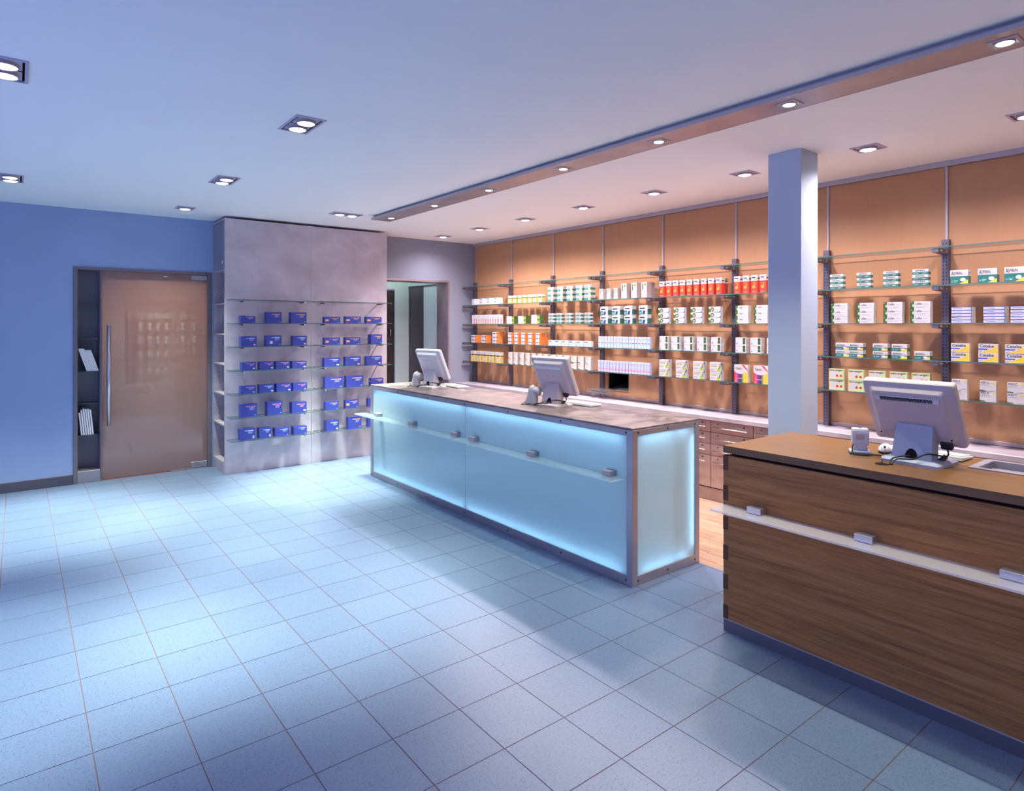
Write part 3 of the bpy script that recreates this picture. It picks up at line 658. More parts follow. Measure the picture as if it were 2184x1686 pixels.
# ------------------------------------------------------------ cartons with printed faces
TXT = {}
def text_shape(s):
    if s in TXT: return TXT[s]
    cu = bpy.data.curves.new('txt', 'FONT'); cu.body = s; cu.resolution_u = 2; cu.offset = .012
    o = bpy.data.objects.new('txt', cu); col.objects.link(o); bpy.context.view_layer.update()
    me = bpy.data.meshes.new_from_object(o.evaluated_get(bpy.context.evaluated_depsgraph_get()))
    v = [(p.co.x, p.co.y) for p in me.vertices]; f = [tuple(p.vertices) for p in me.polygons]
    x0, x1 = min(a for a, _ in v), max(a for a, _ in v); y0, y1 = min(b for _, b in v), max(b for _, b in v)
    v = [((a - x0) / (x1 - x0), (b - y0) / (y1 - y0)) for a, b in v]
    bpy.data.objects.remove(o); bpy.data.curves.remove(cu); bpy.data.meshes.remove(me)
    TXT[s] = (v, f); return TXT[s]
class Carton(MB):
    def __init__(s, w, d, h, base='white', right=None, left=None, top=None):
        super().__init__(pc(base)); s.w, s.d, s.h = w, d, h; s.n = 0
        mx = {}
        for k, c in ((4, right), (5, left), (1, top)):
            if c: mx[k] = s.mi(pc(c))
        s.box(-w/2, w/2, -d/2, d/2, 0, h, 0, mx=mx)
        # tuck flap edge on the top
        s.box(-w/2 + .002, w/2 - .002, -d/2 - .0002, -d/2 + .0006, h - .0015, h - .0002, 0)
    def P(s, u, v, face='front'):
        e = .00025 * (1 + s.n)
        if face == 'front': return (-s.w/2 + u * s.w, -s.d/2 - e, v * s.h)
        if face == 'right': return (s.w/2 + e, -s.d/2 + u * s.d, v * s.h)
        return (-s.w/2 - e, s.d/2 - u * s.d, v * s.h)
    def poly(s, pts, c, face='front'):
        s.n += .4; s.face([s.P(u, v, face) for u, v in pts], s.mi(pc(c))); return s
    def rect(s, u0, u1, v0, v1, c, face='front'): return s.poly([(u0, v0), (u1, v0), (u1, v1), (u0, v1)], c, face)
    def disc(s, u, v, r, c, face='front', ry=None, n=16):
        ry = r * s.w / s.h if ry is None else ry
        return s.poly([(u + r * math.cos(2*math.pi*k/n), v + ry * math.sin(2*math.pi*k/n)) for k in range(n)], c, face)
    def ring(s, u, v, r, c, t=.3, n=16, a0=0.0, a1=6.2832):
        s.n += .4; k_ = s.w / s.h; m = s.mi(pc(c))
        for k in range(n):
            t0, t1 = a0 + (a1 - a0) * k / n, a0 + (a1 - a0) * (k + 1) / n
            s.face([s.P(u + q * math.cos(t_), v + q * k_ * math.sin(t_)) for q, t_ in ((r, t0), (r, t1), (r*(1-t), t1), (r*(1-t), t0))], m)
        return s
    def text(s, t, u0, u1, v0, v1, c='black', face='front', shear=0.0):
        s.n += .4; V, F = text_shape(t); b = len(s.v)
        s.v += [s.P(u0 + (a + shear * (q - .5)) * (u1 - u0), v0 + q * (v1 - v0), face) for a, q in V]
        for f in F: s.f.append(tuple(b + k for k in f)); s.m.append(s.mi(pc(c))); s.sm.append(False)
        return s
    def lines(s, u0, u1, v0, v1, n, c='grey', face='front'):
        for k in range(n):
            v = v1 - (v1 - v0) * (k + .5) / n; hgt = (v1 - v0) / n * .22
            s.rect(u0, u0 + (u1 - u0) * (1 - .25 * (k % 2)), v - hgt, v + hgt, c, face)
        return s
def design(kind, w, d, h):
    if kind == 'mint':
        c = Carton(w, d, h, 'white', right='iceblue'); c.rect(.62, 1, 0, 1, 'iceblue'); c.rect(.70, .95, .3, .7, 'sky'); c.rect(.1, .5, .62, .8, 'black').rect(.1, .4, .45, .52, 'magenta')
    elif kind == 'slimred':
        c = Carton(w, d, h, 'white'); c.rect(0, .22, .02, .55, 'red'); c.rect(.05, .3, .62, .66, 'pink').lines(.45, .8, .3, .9, 4)
        c.rect(.1, .5, .05, .5, 'pink', 'right')
    elif kind == 'orange':
        c = Carton(w, d, h, 'white', right='orange'); c.poly([(.74, 0), (1, 0), (1, 1), (.82, 1), (.72, .5)], 'orange'); c.disc(.76, .55, .09, 'black').disc(.74, .35, .06, 'yellow'); c.rect(.08, .58, .52, .72, 'navy').lines(.08, .5, .15, .42, 2)
    elif kind == 'honey':
        c = Carton(w, d, h, 'gold', right='gold'); c.rect(0, 1, .68, 1, 'white').rect(0, 1, .62, .69, 'black'); c.poly([(.15, .63), (.85, .63), (.5, .56)], 'black')
        c.rect(.14, .86, .78, .9, 'grey').rect(.3, .7, .48, .53, 'brown'); c.disc(.5, .28, .24, 'cream').ring(.5, .28, .25, 'brown', .35).rect(.35, .65, .05, .09, 'brown')
        c.rect(0, 1, .68, 1, 'cream', 'right').rect(0, 1, .6, .66, 'black', 'right').lines(.15, .85, .1, .5, 4, 'brown', 'right')
    elif kind == 'leaf':
        c = Carton(w, d, h, 'white', right='leafgreen'); c.poly([(.70, 0), (1, 0), (1, 1), (.62, 1), (.72, .7)], 'leafgreen'); c.disc(.72, .5, .07, 'orange').disc(.86, .35, .08, 'lime').poly([(.78, .9), (1, .95), (.9, .6)], 'olive')
        c.rect(.08, .56, .48, .66, 'grey').lines(.08, .5, .1, .36, 2)
    elif kind == 'olive':
        c = Carton(w, d, h, 'cream', right='brown'); c.lines(.12, .7, .30, .68, 3); c.rect(.12, .45, .76, .88, 'olive'); c.poly([(0, 0), (.5, 0), (.3, .1), (0, .12)], 'leafgreen')
    elif kind in ('asp', 'aspplus', 'aspbig'):
        g = {'asp': .5, 'aspplus': .46, 'aspbig': .56}[kind]
        c = Carton(w, d, h, 'white'); c.rect(0, 1, 0, g, 'green'); c.rect(0, 1, 0, g, 'green', 'right')
        if kind == 'asp':
            c.text('A', .16, .29, .56, .95).text('SPIRIN', .28, .78, .58, .9); c.ring(.12, .24, .05, 'grey'); c.lines(.2, .36, .14, .34, 1); c.poly([(.58, .1), (.68, .2), (.8, .18), (.9, .32), (.82, .3), (.68, .3)], 'white')
        else:
            t0 = g + .08
            c.text('A', .06, .2, t0 - .04, t0 + .30).text('SPIRIN', .19, .66, t0, t0 + .24).text('PLUS C', .68, .94, t0, t0 + .12, 'grey')
            c.poly([(.52, 0), (1, 0), (1, .36 if kind == 'aspplus' else .3)], 'yellow'); c.disc(.72, .27 if kind == 'aspplus' else .30, .15, 'iceblue', ry=.13); c.disc(.72, .31, .12, 'white', ry=.08)
            c.ring(.12, .18, .05, 'sky', .4).lines(.22, .45, .1, .28, 2, 'teal')
            c.lines(.1, .8, g + .1, .9, 2, 'brown', 'right')
    elif kind == 'teal':
        c = Carton(w, d, h, 'white'); c.rect(.02, .62, .14, .44, 'teal').rect(.08, .5, .68, .82, 'navy').rect(.4, .72, .50, .60, 'pink').lines(.62, .92, .12, .28, 1); c.poly([(.62, .14), (.75, .44), (.62, .44)], 'teal')
    elif kind == 'tallwhite':
        c = Carton(w, d, h, 'white', right='brown'); c.rect(.5, .86, .76, .93, 'lime').rect(.6, .76, .79, .9, 'black').rect(.16, .32, .5, .92, 'black').lines(.3, .8, .22, .48, 4).lines(.2, .8, .3, .9, 10, 'grey', 'right').disc(.3, .12, .07, 'pink', 'right')
    elif kind == 'complex':
        c = Carton(w, d, h, 'white', right='green'); c.rect(0, .36, 0, .46, 'green').rect(.36, 1, 0, .56, 'lilac').poly([(.4, .0), (.68, 0), (.78, .4), (.5, .42)], 'navy').poly([(.7, .0), (.95, .0), (.9, .36), (.78, .34)], 'white'); c.rect(0, .22, .9, .97, 'red').rect(.08, .7, .60, .74, 'black').lines(.06, .3, .06, .3, 2, 'teal')
        c.rect(0, 1, .58, 1, 'white', 'right')
    elif kind in ('bluegreen', 'bluepink'):
        c = Carton(w, d, h, 'paleblue', right='lilac'); c.rect(0, .12, 0, 1, 'lilac').ring(.54, .74, .30, 'purple', .35, 10, 0, 3.14).rect(.25, .85, .62, .70, 'lilac').rect(.3, .8, .4, .47, 'navy' if kind == 'bluegreen' else 'lilac')
        if kind == 'bluegreen': c.rect(.3, .85, .24, .36, 'teal').rect(.2, .85, .06, .12, 'lilac')
        else: c.rect(.2, .95, .14, .30, 'pink').poly([(.5, .3), (.95, .3), (.95, .42)], 'pink')
    elif kind == 'red':
        c = Carton(w, d, h, 'red', right='red'); c.rect(0, 1, .68, 1, 'white').rect(.08, .72, .83, .9, 'navy').rect(.4, .96, .75, .80, 'orange'); c.rect(0, 1, .68, 1, 'cream', 'right').rect(.1, .8, .78, .86, 'navy', 'right')
        c.ring(.42, .34, .23, 'yellow', .35).disc(.42, .34, .07, 'yellow').poly([(.56, .40), (.64, .44), (.60, .56), (.48, .60), (.48, .56), (.56, .52)], 'yellow').rect(.2, .7, .06, .09, 'pink').rect(.2, .5, .58, .61, 'orange')
    elif kind == 'swirl':
        c = Carton(w, d, h, 'white'); c.poly([(0, 0), (.30, 0), (.22, .5), (.28, 1), (0, 1)], 'palegreen').poly([(0, 0), (.2, 0), (.12, .6), (0, .7)], 'leafgreen'); c.ring(.30, .5, .16, 'black', .3).ring(.30, .52, .09, 'black', .4); c.disc(.30, .5, .055, 'white'); c.rect(.3, 1, 0, .05, 'black').poly([(.86, 0), (1, 0), (1, .4), (.94, .15)], 'black'); c.lines(.5, .86, .3, .6, 2).rect(.5, .9, .12, .18, 'iceblue')
        c.rect(.0, .5, .3, .9, 'lilac', 'right')
    elif kind == 'greenbar':
        c = Carton(w, d, h, 'white'); c.rect(.70, .94, .12, .94, 'darkgreen').rect(.70, .94, .5, .53, 'lime').rect(.08, .6, .80, .88, 'grey'); c.disc(.14, .2, .05, 'black').ring(.14, .4, .04, 'black').lines(.1, .9, .2, .8, 3, 'grey', 'right')
    elif kind == 'lime':
        c = Carton(w, d, h, 'white'); c.poly([(.64, .08), (.74, .0), (.98, .02), (.94, .42), (.70, .34)], 'lime').poly([(.94, .4), (.99, .8), (1, .8), (1, .4)], 'lime').poly([(.82, .3), (.93, .8), (.99, .9), (.9, .3)], 'leafgreen'); c.rect(.06, .86, .72, .82, 'grey').rect(.06, .52, .52, .62, 'lime').rect(.54, .6, .52, .62, 'leafgreen').lines(.06, .5, .1, .3, 2).rect(.1, .3, .7, .95, 'navy', 'right').rect(.6, .7, .1, .6, 'grey', 'right')
    elif kind == 'lefax':
        c = Carton(w, d, h, 'white', left='darkgreen'); c.text('Lefax', .28, .60, .52, .86).rect(.64, .93, .56, .66, 'grey').lines(.28, .93, .1, .4, 2)
        c.rect(0, .2, 0, 1, 'darkgreen').disc(.13, .45, .065, 'leafgreen', ry=.40).disc(.15, .42, .035, 'palegreen', ry=.2).disc(.06, .84, .02, 'white')
    elif kind == 'talcid':
        c = Carton(w, d, h, 'white'); n = 12
        cur = lambda u: .62 - .16 * (1 - (2*u - 1)**2) + .03 * u
        for k in range(n):
            u0, u1 = k / n, (k + 1) / n
            cc = ['red', 'magenta', 'magenta', 'purple', 'purple', 'navy', 'leafgreen', 'olive', 'gold', 'yellow', 'yellow', 'yellow'][k]
            s_n = c.n; c.poly([(u0, 0), (u1, 0), (u1, cur(u1)), (u0, cur(u0))], cc); c.n = s_n
        c.n += .5; c.text('Talcid', .08, .5, .72, .87).rect(.52, .64, .74, .79, 'pink').poly([(.55, 1), (.72, 1), (1, .72), (1, .86), (1, .70), (.94, .70)], 'red'); c.rect(.1, .6, .2, .24, 'pink').disc(.12, .07, .05, 'pink')
        c.rect(.35, .75, .3, .7, 'grey', 'right')
    elif kind == 'neo':
        c = Carton(w, d, h, 'palegreen'); c.poly([(0, 0), (.2, 0), (.85, .8), (.0, .8)], 'white').poly([(.0, 0), (.10, 0), (.14, .7), (0, .75)], 'cream').rect(0, .05, 0, .9, 'yellow'); c.text('neo-angin', .05, .92, .74, .96, 'black', shear=.06); c.disc(.56, .36, .085, 'red').disc(.82, .36, .085, 'red')
    elif kind == 'thermo':
        c = Carton(w, d, h, 'white'); c.rect(0, 1, .86, 1, 'blue').rect(0, 1, 0, .08, 'blue').text('Thermopapier', .06, .56, .28, .70, 'blue').rect(.62, .86, .4, .5, 'grey').rect(.88, .94, .25, .65, 'lilac').rect(.97, 1, 0, 1, 'blue')
    elif kind == 'cetebe':
        c = Carton(w, d, h, 'white'); c.poly([(.18, 0), (1, 0), (1, .82), (.74, .56), (.6, .36), (.3, .22)], 'yellow').poly([(.78, .9), (1, .9), (1, .5), (.86, .6)], 'gold'); c.poly([(0, .48), (.5, .46), (.46, .34), (0, .34)], 'blue'); c.text('Cetebe', .07, .80, .60, .93, 'black'); c.ring(.68, .24, .10, 'orange', .12, 14, .3, 3.6).lines(.04, .22, .06, .22, 2)
    elif kind == 'assc':
        c = Carton(w, d, h, 'white'); c.text('ASS-C', .05, .58, .74, .94).rect(.05, .58, .60, .67, 'grey').rect(.05, .8, .52, .535, 'grey').poly([(.72, .95), (.96, .95), (.96, .62), (.8, .7)], 'cream').disc(.85, .82, .08, 'yellow'); c.poly([(0, .02), (.4, .02), (.3, .1), (0, .14)], 'leafgreen').rect(.62, .92, .06, .1, 'grey').ring(.6, .36, .12, 'grey', .1, 10, 0, 2.4); c.rect(.2, .7, .2, .8, 'cream', 'right')
    return c
LOOK = dict(mint='small white carton with pale blue end', slimred='slim white carton with red edge', orange='white carton with orange end', honey='white and yellow carton, black band',
    leaf='white carton with green leafy end', olive='cream carton with green corner', aspplus='white and green carton, yellow corner', asp='flat white and green carton', aspbig='large white and green carton',
    teal='low white carton with teal strip', tallwhite='tall white carton, lime square', complex='white, green and navy carton', bluegreen='slim pale blue carton, teal print', bluepink='slim pale blue carton, pink print',
    red='red carton with yellow swirl', swirl='flat white carton, black curl', greenbar='white carton with dark green bar', lime='white carton with lime leaf', lefax='white carton with dark green side',
    talcid='white carton, rainbow lower half', neo='green carton, two red tablets', thermo='thin white carton, blue edges', cetebe='white and yellow carton, blue stripe', assc='white carton, pale yellow corner')
DEEP = dict(mint=.07, slimred=.05, orange=.075, honey=.055, leaf=.06, olive=.055, aspplus=.05, asp=.045, aspbig=.05, teal=.035, tallwhite=.06, complex=.06, bluegreen=.035, bluepink=.035, red=.05, swirl=.035,
    greenbar=.055, lime=.05, lefax=.05, talcid=.04, neo=.03, thermo=.08, cetebe=.03, assc=.035)
CM = {}
def carton_mesh(kind, w, d, h):
    k = (kind, w, d, h)
    if k not in CM: CM[k] = design(kind, w, d, h).mesh('medicine_carton', fix=False)
    return CM[k]
order = {}
def carton(kind, w, h, bay, lev, y, z, pos, xoff=0.0, d=None):
    d = d or DEEP[kind]
    ang = R(random.uniform(-1.2, 1.2))
    ww = w * 1.25 if kind == 'lefax' else w; y += .012 if kind == 'lefax' else 0
    o = put('medicine_carton', carton_mesh(kind, round(ww, 3), d, h), None, (4.925 + d/2 + xoff + random.uniform(0, .003), y, z), (0, 0, R(-90) + ang))
    lb = LOOK[kind] + ', ' + pos + ', ' + LV[lev-1] + ' shelf, ' + BAY[bay]
    return tag(o, lb, 'medicine box', 'medicine cartons on the shelf wall')
NAMES3 = {1: [''], 2: ['bottom', 'top'], 3: ['bottom', 'middle', 'top'], 5: ['lowest', 'second', 'middle', 'fourth', 'topmost']}
for bay, lev, kind, w, h, n, ys in STOCK:
    for y in ys:
        k = order.get((bay, lev, kind), 0); order[bay, lev, kind] = k + 1
        zb = ZS[lev-1] + .0095; dd = .075 if (kind, bay) == ('aspplus', 2) else (.07 if kind == 'tallwhite' and h > .13 else None)
        for i in range(n):
            pos = (ORD[k] + ' from left') if n == 1 else (NAMES3[n][i] + ' in ' + ORD[k] + ' stack')
            carton(kind, w, round(h - .0006, 4), bay, lev, y, zb + i * h, pos, d=dd)
# second row visible behind the last red, tall white and orange cartons
for q in (1, 2): carton('red', .056, .1474, 4, 2, 3.285, ZS[1] + .0095, ('right behind' if q == 1 else 'hindmost behind') + ' the ninth', xoff=.0535 * q)
carton('tallwhite', .068, .1524, 3, 2, 4.105, ZS[1] + .0095, 'right behind the last', xoff=.074, d=.07)
for i in range(2): carton('orange', .086, .0464, 1, 4, 5.685, ZS[3] + .0095 + i * .047, ['lower', 'upper'][i] + ' behind last stack', xoff=.078)

# dark blue cartons on the metal display
def blue_carton(w, h, d, stripe, lab):
    c = Carton(w, d, h, 'cobalt', left='cobalt'); v = .80
    c.rect(.32, .52, v - .02, v + .015, 'iceblue').rect(.52, .84, v - .045, v + .045, stripe); c.disc(.86, v, .032, 'white'); c.lines(.54, .84, .52, .74, 4, 'lilac')
    c.rect(.50, .515, .08, .7, 'cobaltlight'); c.rect(.82, .94, .10, .15, 'sky')
    if lab == 'orange': c.rect(.04, .30, .32, .60, 'orange').rect(.12, .22, .36, .56, 'white')
    if lab == 'pink': c.rect(.78, .92, .14, .26, 'pink')
    if lab == 'white': c.rect(.78, .92, .14, .26, 'iceblue')
    if lab == 'tab': c.rect(.82, .94, .10, .32, 'white').rect(.86, .90, .14, .22, 'cobalt')
    if lab == 'pill': c.disc(.32, .34, .10, 'white', ry=.13)
    if lab == 'side':
        for q in range(4): c.rect(.2 + q * .16, .30 + q * .16, .5, .78, 'white', 'left')
    c.rect(.3, .7, .1, .16, 'cobaltlight', 'left')
    return c
STR = [['orange', 'orange', 'orange'], ['sky', 'sky', 'sky'], ['magenta', 'magenta', 'magenta', 'magenta'], ['magenta', 'sky', 'magenta', 'magenta'], ['magenta'] * 3, ['sky'] * 4,
       ['orange'] * 3, ['orange'] * 3, ['sky'] * 3, ['orange'] * 3, ['orange'] * 3, ['sky', 'orange', 'orange']]
LAB = [['', '', ''], ['pink', 'pill', 'pink'], ['white'] * 4, ['pink', 'white', 'white', 'pink'], ['', '', 'white'], ['tab', 'tab', '', ''],
       ['orange'] * 3, ['orange', 'orange', ''], ['white', 'pink', 'pink'], ['', '', 'side'], ['', 'orange', ''], ['white', '', '']]
RN = ['top', 'second', 'third', 'fourth', 'fifth', 'bottom']
for r in range(12):
    side = 'left' if r < 6 else 'right'; row = r % 6
    for k, (x, w, h) in enumerate(BLUE[r]):
        d = .085 if (side == 'left' or w < .15) else .06
        c = blue_carton(w, h - .008, d, STR[r][k], LAB[r][k])
        o = c.build('medicine_carton', None, (x, 6.797 + d/2, DZ[row + 1] + .0085), (0, 0, R(random.uniform(-1.5, 1.5))), fix=False)
        tag(o, 'dark blue carton with ' + STR[r][k].replace('sky', 'pale blue') + ' stripe, ' + ORD[k] + ' in ' + RN[row] + ' row, ' + side + ' display column', 'medicine box', 'dark blue cartons on the metal display')

# booklets leaning in the niche
def booklet(xb, z, lean, hgt, thick, lab):
    o = MB('paper').box(0, thick, 0, .15, 0, hgt).box(-.0002, thick + .0002, -.0006, .0004, hgt * .86, hgt * .9, 'paper').build('booklet', None, (xb, YB + .02, z), (0, -lean, 0))
    tag(o, lab, 'booklet', 'booklets leaning in the niche')
for k in range(8):
    booklet(.543 + k * .0128, 1.0975, R(17.5), .235 if k < 4 else .218, .011, 'pale booklet leaning left on the upper stocked shelf, ' + ORD[k] + ' from left')
for k in range(6):
    booklet(.496 + k * .0185, .4665, R(5.5), (.222, .25, .262, .258, .255, .25)[k], .0135, 'cream booklet leaning left on the lower stocked shelf, ' + ORD[k] + ' from left')

# ------------------------------------------------------------ tills: monitors, scanners, keyboards
def rrect(w, h, r, x, n=5, taper=1.0):
    """rounded rectangle ring in the y-z plane at x"""
    pts = []
    for cx_, cz_, a0 in ((w/2 - r, h/2 - r, 0), (-w/2 + r, h/2 - r, 90), (-w/2 + r, -h/2 + r, 180), (w/2 - r, -h/2 + r, 270)):
        for k in range(n):
            a = R(a0 + 90 * k / (n - 1)); pts.append((x, cx_ + r * math.cos(a), cz_ + r * math.sin(a)))
    return pts
def monitor(loc, rz, tilt, w, h, label, body, wide_vent, head=(.0, .225)):
    t = thing('monitor', label, 'monitor', loc, rz, 'monitors on the counters')
    hx, hz = head; rot = (0, -tilt, 0); hl = (hx, .014 if wide_vent else 0, hz)
    # head: back is -x, screen is +x
    MB(body).loft([rrect(w - .004, h - .004, .012, .020), rrect(w, h, .014, .014), rrect(w, h, .014, -.008), rrect(w - .006, h - .006, .014, -.014), rrect(w - .05, h - .045, .016, -.020), rrect(w - .085, h - .075, .018, -.038), rrect(w - .10, h - .09, .018, -.041)], 0, smooth=False).build('shell', t, hl, rot)
    box_ = MB('black').box(.0195, .021, -w/2 + .022, w/2 - .022, -h/2 + .025, h/2 - .02).build('screen', t, hl, rot)
    vm = MB('pc_light', 'black')
    vw = w * .70
    vm.prism([(-.041, h/2 - .058), (-.041, h/2 - .080), (-.047, h/2 - .078), (-.045, h/2 - .060)], 'Y', -vw/2, vw/2)
    if wide_vent:
        n = 46
        for k in range(n):
            y = -vw * .40 + vw * .80 * k / (n - 1); vm.box(-.0475, -.044, y - .0013, y + .0013, h/2 - .0775, h/2 - .0605, 1)
    vm.build('vent', t, hl, rot)
    gr = MB(body)                                # shallow crescent grip under the vent
    n = 14; R1 = [(-.0415, -w*.22 + w*.44*k/n, h/2 - .088) for k in range(n+1)]; R2 = [(-.0435, -w*.22 + w*.44*k/n, h/2 - .088 - .016*math.sin(math.pi*k/n)) for k in range(n+1)]
    for k in range(n): gr.face([R1[k], R1[k+1], R2[k+1], R2[k]])
    gr.build('grip', t, hl, rot)
    if wide_vent:
        box_ = MB('sticker').box(-.0422, -.0412, .06, .13, -h/2 + .05, -h/2 + .068).build('label_sticker', t, hl, rot)
        MB('sticker').box(-.0422, -.0412, -.13, -.085, -h/2 + .05, -h/2 + .066).build('label_sticker', t, hl, rot)
        MB('screw').box(-.0418, -.0412, -.0765, .0765, -.068, -.0668).box(-.0418, -.0412, -.0765, -.0755, -.11, -.067).box(-.0418, -.0412, .0755, .0765, -.11, -.067).build('cover_seam', t, hl, rot)
        for y in (-.155, .155): MB('black').cyl((-.030, y * .93, -h/2 + .052), (-.0405, y * .93, -h/2 + .052), .004, 8).build('screw', t, hl, rot)
    else:
        for y in (-.035, .035):
            for z in (.02, -.05): MB('screw').cyl((-.041, y, z), (-.0416, y, z), .003, 8).build('screw', t, hl, rot)
        MB('screw').box(-.0416, -.0411, -.05, .05, -.0785, -.077).build('cover_seam', t, hl, rot)
    # stand
    zt = hz - .055
    bw = .082
    MB('pc_blue' if wide_vent else body).loft([[(x, y, z) for x, y in ((-.062*0 - .055 + o, -bw*s), (-.055 + o, bw*s), (.01 + o, bw*s), (.01 + o, -bw*s))] for z, o, s in ((.018, -.005, 1.0), (.05, .0, .97), (zt, .028, .90))], 0, smooth=False).build('stand_neck', t)
    ar = MB('black'); n = 12; xa = lambda z: -.0605 + (z - .018) * .16 - .0012
    pts = [(.026 * math.cos(math.pi*k/n), .024 + .042 * math.sin(math.pi*k/n)) for k in range(n+1)]
    ar.face([(xa(z), y, z) for y, z in pts]); ar.build('cable_arch', t, fix=False)
    B = [(-.105, -.125), (-.105, .10), (-.06, .125), (.10, .125), (.125, .09), (.125, -.09), (.10, -.125)] if wide_vent else [(-.09, -.10), (-.09, .10), (-.05, .115), (.08, .115), (.10, .08), (.10, -.08), (.08, -.115), (-.05, -.115)]
    MB('pc_blue' if wide_vent else body).loft([[(x, y, 0) for x, y in B], [(x, y, .012) for x, y in B], [(x * .86 + .003, y * .88, .020) for x, y in B], [(x * .6 + .01, y * .72, .024) for x, y in B]], 0, smooth=False).build('base', t)
    # video plug and cable
    ph = Matrix.Rotation(-tilt, 4, 'Y') @ Vector((-.030, -.102 if wide_vent else -.09, -h/2 + .022)); ph = Vector((hx, 0, hz)) + ph
    MB('rubber').box(-.018, .006, -.026, .018, -.018, .018).build('video_plug', t, ph, rot, bevel=.003)
    a = ph + Vector((-.004, -.005, -.02))
    end = Vector((-.17, .03, .004)) if wide_vent else Vector((-.12, .09, .004))
    cb = MB('rubber'); cb.tube([a, a + Vector((-.005, 0, -.03)), Vector((-.075, -.07, .055)), Vector((-.11, -.03, .03)), Vector((-.128, .02, .026)), end + Vector((.015, 0, .01)), end], .0036, 8)
    f = a + Vector((-.022, .01, -.048)); cb.cyl(f + Vector((.016, -.006, .016)), f + Vector((-.016, .01, -.010)), .0105, 12)
    cb.tube([(-.068, .0, .036), (-.10, .02, .034), (-.122, .045, .024), end + Vector((.01, .012, .008)), end + Vector((0, .006, 0))], .0036, 8)
    cb.build('cable', t)
    return t
monitor((3.20, 1.097, .943), R(-4), R(27), .375, .315, 'large grey monitor seen from behind on the wooden counter', 'pc_grey', True, (.0, .225))
monitor((3.235, 3.55, .943), R(4), R(24), .375, .315, 'grey monitor seen from behind near the middle of the glass counter', 'pc_grey', False, (.0, .228))
monitor((3.235, 5.33, .943), R(8), R(24), .375, .315, 'pale monitor at the far end of the glass counter', 'pc_light', False, (.0, .228))

def keyboard(loc, rz, label):
    t = thing('keyboard', label, 'keyboard', loc, rz, 'keyboards on the counters')
    MB('white_plastic').prism([(-.065, .004), (-.065, .022), (.065, .012), (.065, .004)], 'Y', -.16, .16).build('case', t, bevel=.002)
    kb = MB('white_plastic')
    for r in range(5):
        x = -.058 + r * .0235; zz = .0212 - (x + .065) * .077
        for c in range(14): y = -.153 + c * .0219; kb.box(x, x + .018, y, y + .0175, zz - .002, zz + .006)
    k = kb.build('keys', t); k['kind'] = 'stuff'
    MB('rubber').box(-.06, -.05, -.15, -.13, 0, .0045).box(-.06, -.05, .13, .15, 0, .0045).build('feet', t)
keyboard((3.415, 1.125, .943), R(-2), 'white keyboard behind the large monitor on the wooden counter')
keyboard((3.44, 3.47, .943), R(0), 'white keyboard behind the middle monitor')
keyboard((3.44, 5.22, .943), R(-6), 'white keyboard behind the far monitor')
# cordless style mouse with a dark skirt
ms = thing('computer_mouse', 'white computer mouse on the wooden counter beside the monitor', 'mouse', (3.325, 1.275, .943), R(196))
def dome(rx, ry, hz, z0, n=20, m=6, shift=.0):
    return [[(rx * math.cos(R(90)*k/m) * math.cos(2*math.pi*i/n) + shift*math.sin(R(90)*k/m), ry * math.cos(R(90)*k/m) * math.sin(2*math.pi*i/n), z0 + hz * math.sin(R(90)*k/m)) for i in range(n)] for k in range(m)]
MB('white_plastic').loft(dome(.058, .032, .032, .008, shift=-.006)).build('shell', ms)
MB('rubber').loft([[(.056*math.cos(2*math.pi*i/20), .031*math.sin(2*math.pi*i/20), z) for i in range(20)] for z in (0.0005, .0085)]).build('skirt', ms)
MB('rubber').loft([[(.034 + .010*math.cos(2*math.pi*i/12), .0045*math.sin(2*math.pi*i/12), z) for i in range(12)] for z in (.026, .0345)]).build('scroll_wheel', ms)
MB('rubber').tube([(.055, 0, .012), (.085, .004, .004), (.14, .012, .004), (.22, .006, .004), (.30, .012, .003)], .0025, 6).build('cable', ms)
# box scanner on the wooden counter
sc = thing('barcode_scanner', 'boxy grey scanner on a small stand on the wooden counter', 'scanner', (3.19, 1.335, .943), R(28))
MB('pc_light').loft([[(x, y, z) for x, y in ((-.024*s, -.036*s), (-.024*s, .036*s), (.03*s, .036*s), (.03*s, -.036*s))] for z, s in ((.040, .80), (.052, 1.0), (.105, 1.0), (.122, .95))], 0, smooth=False).build('head', sc, bevel=.004)
MB('white_plastic').box(-.0268, -.022, -.034, .034, .098, .114).build('top_band', sc, bevel=.001); MB('sticker').box(-.0252, -.0236, -.016, .020, .07, .093).build('label_sticker', sc)
MB('black').cyl((.003, 0, .1218), (.003, 0, .1232), .008, 14).build('indicator', sc)
MB('pc_light').cyl((-.005, -.030, .022), (-.005, .030, .022), .011, 14).build('hinge', sc); MB('pc_light').box(-.020, .026, -.026, .026, .020, .046).build('neck', sc, bevel=.003)
MB('white_plastic').box(-.03, .035, -.045, .045, .0035, .018).build('base', sc, bevel=.004); MB('rubber').box(-.031, .036, -.046, .046, 0, .004).build('base_pad', sc)
MB('rubber').tube([(-.015, .030, .045), (-.03, .036, .02), (-.05, .03, .005), (-.055, -.01, .005), (-.05, -.06, .008), (-.07, -.11, .006), (-.135, -.16, .004)], .003, 8).build('cable', sc)
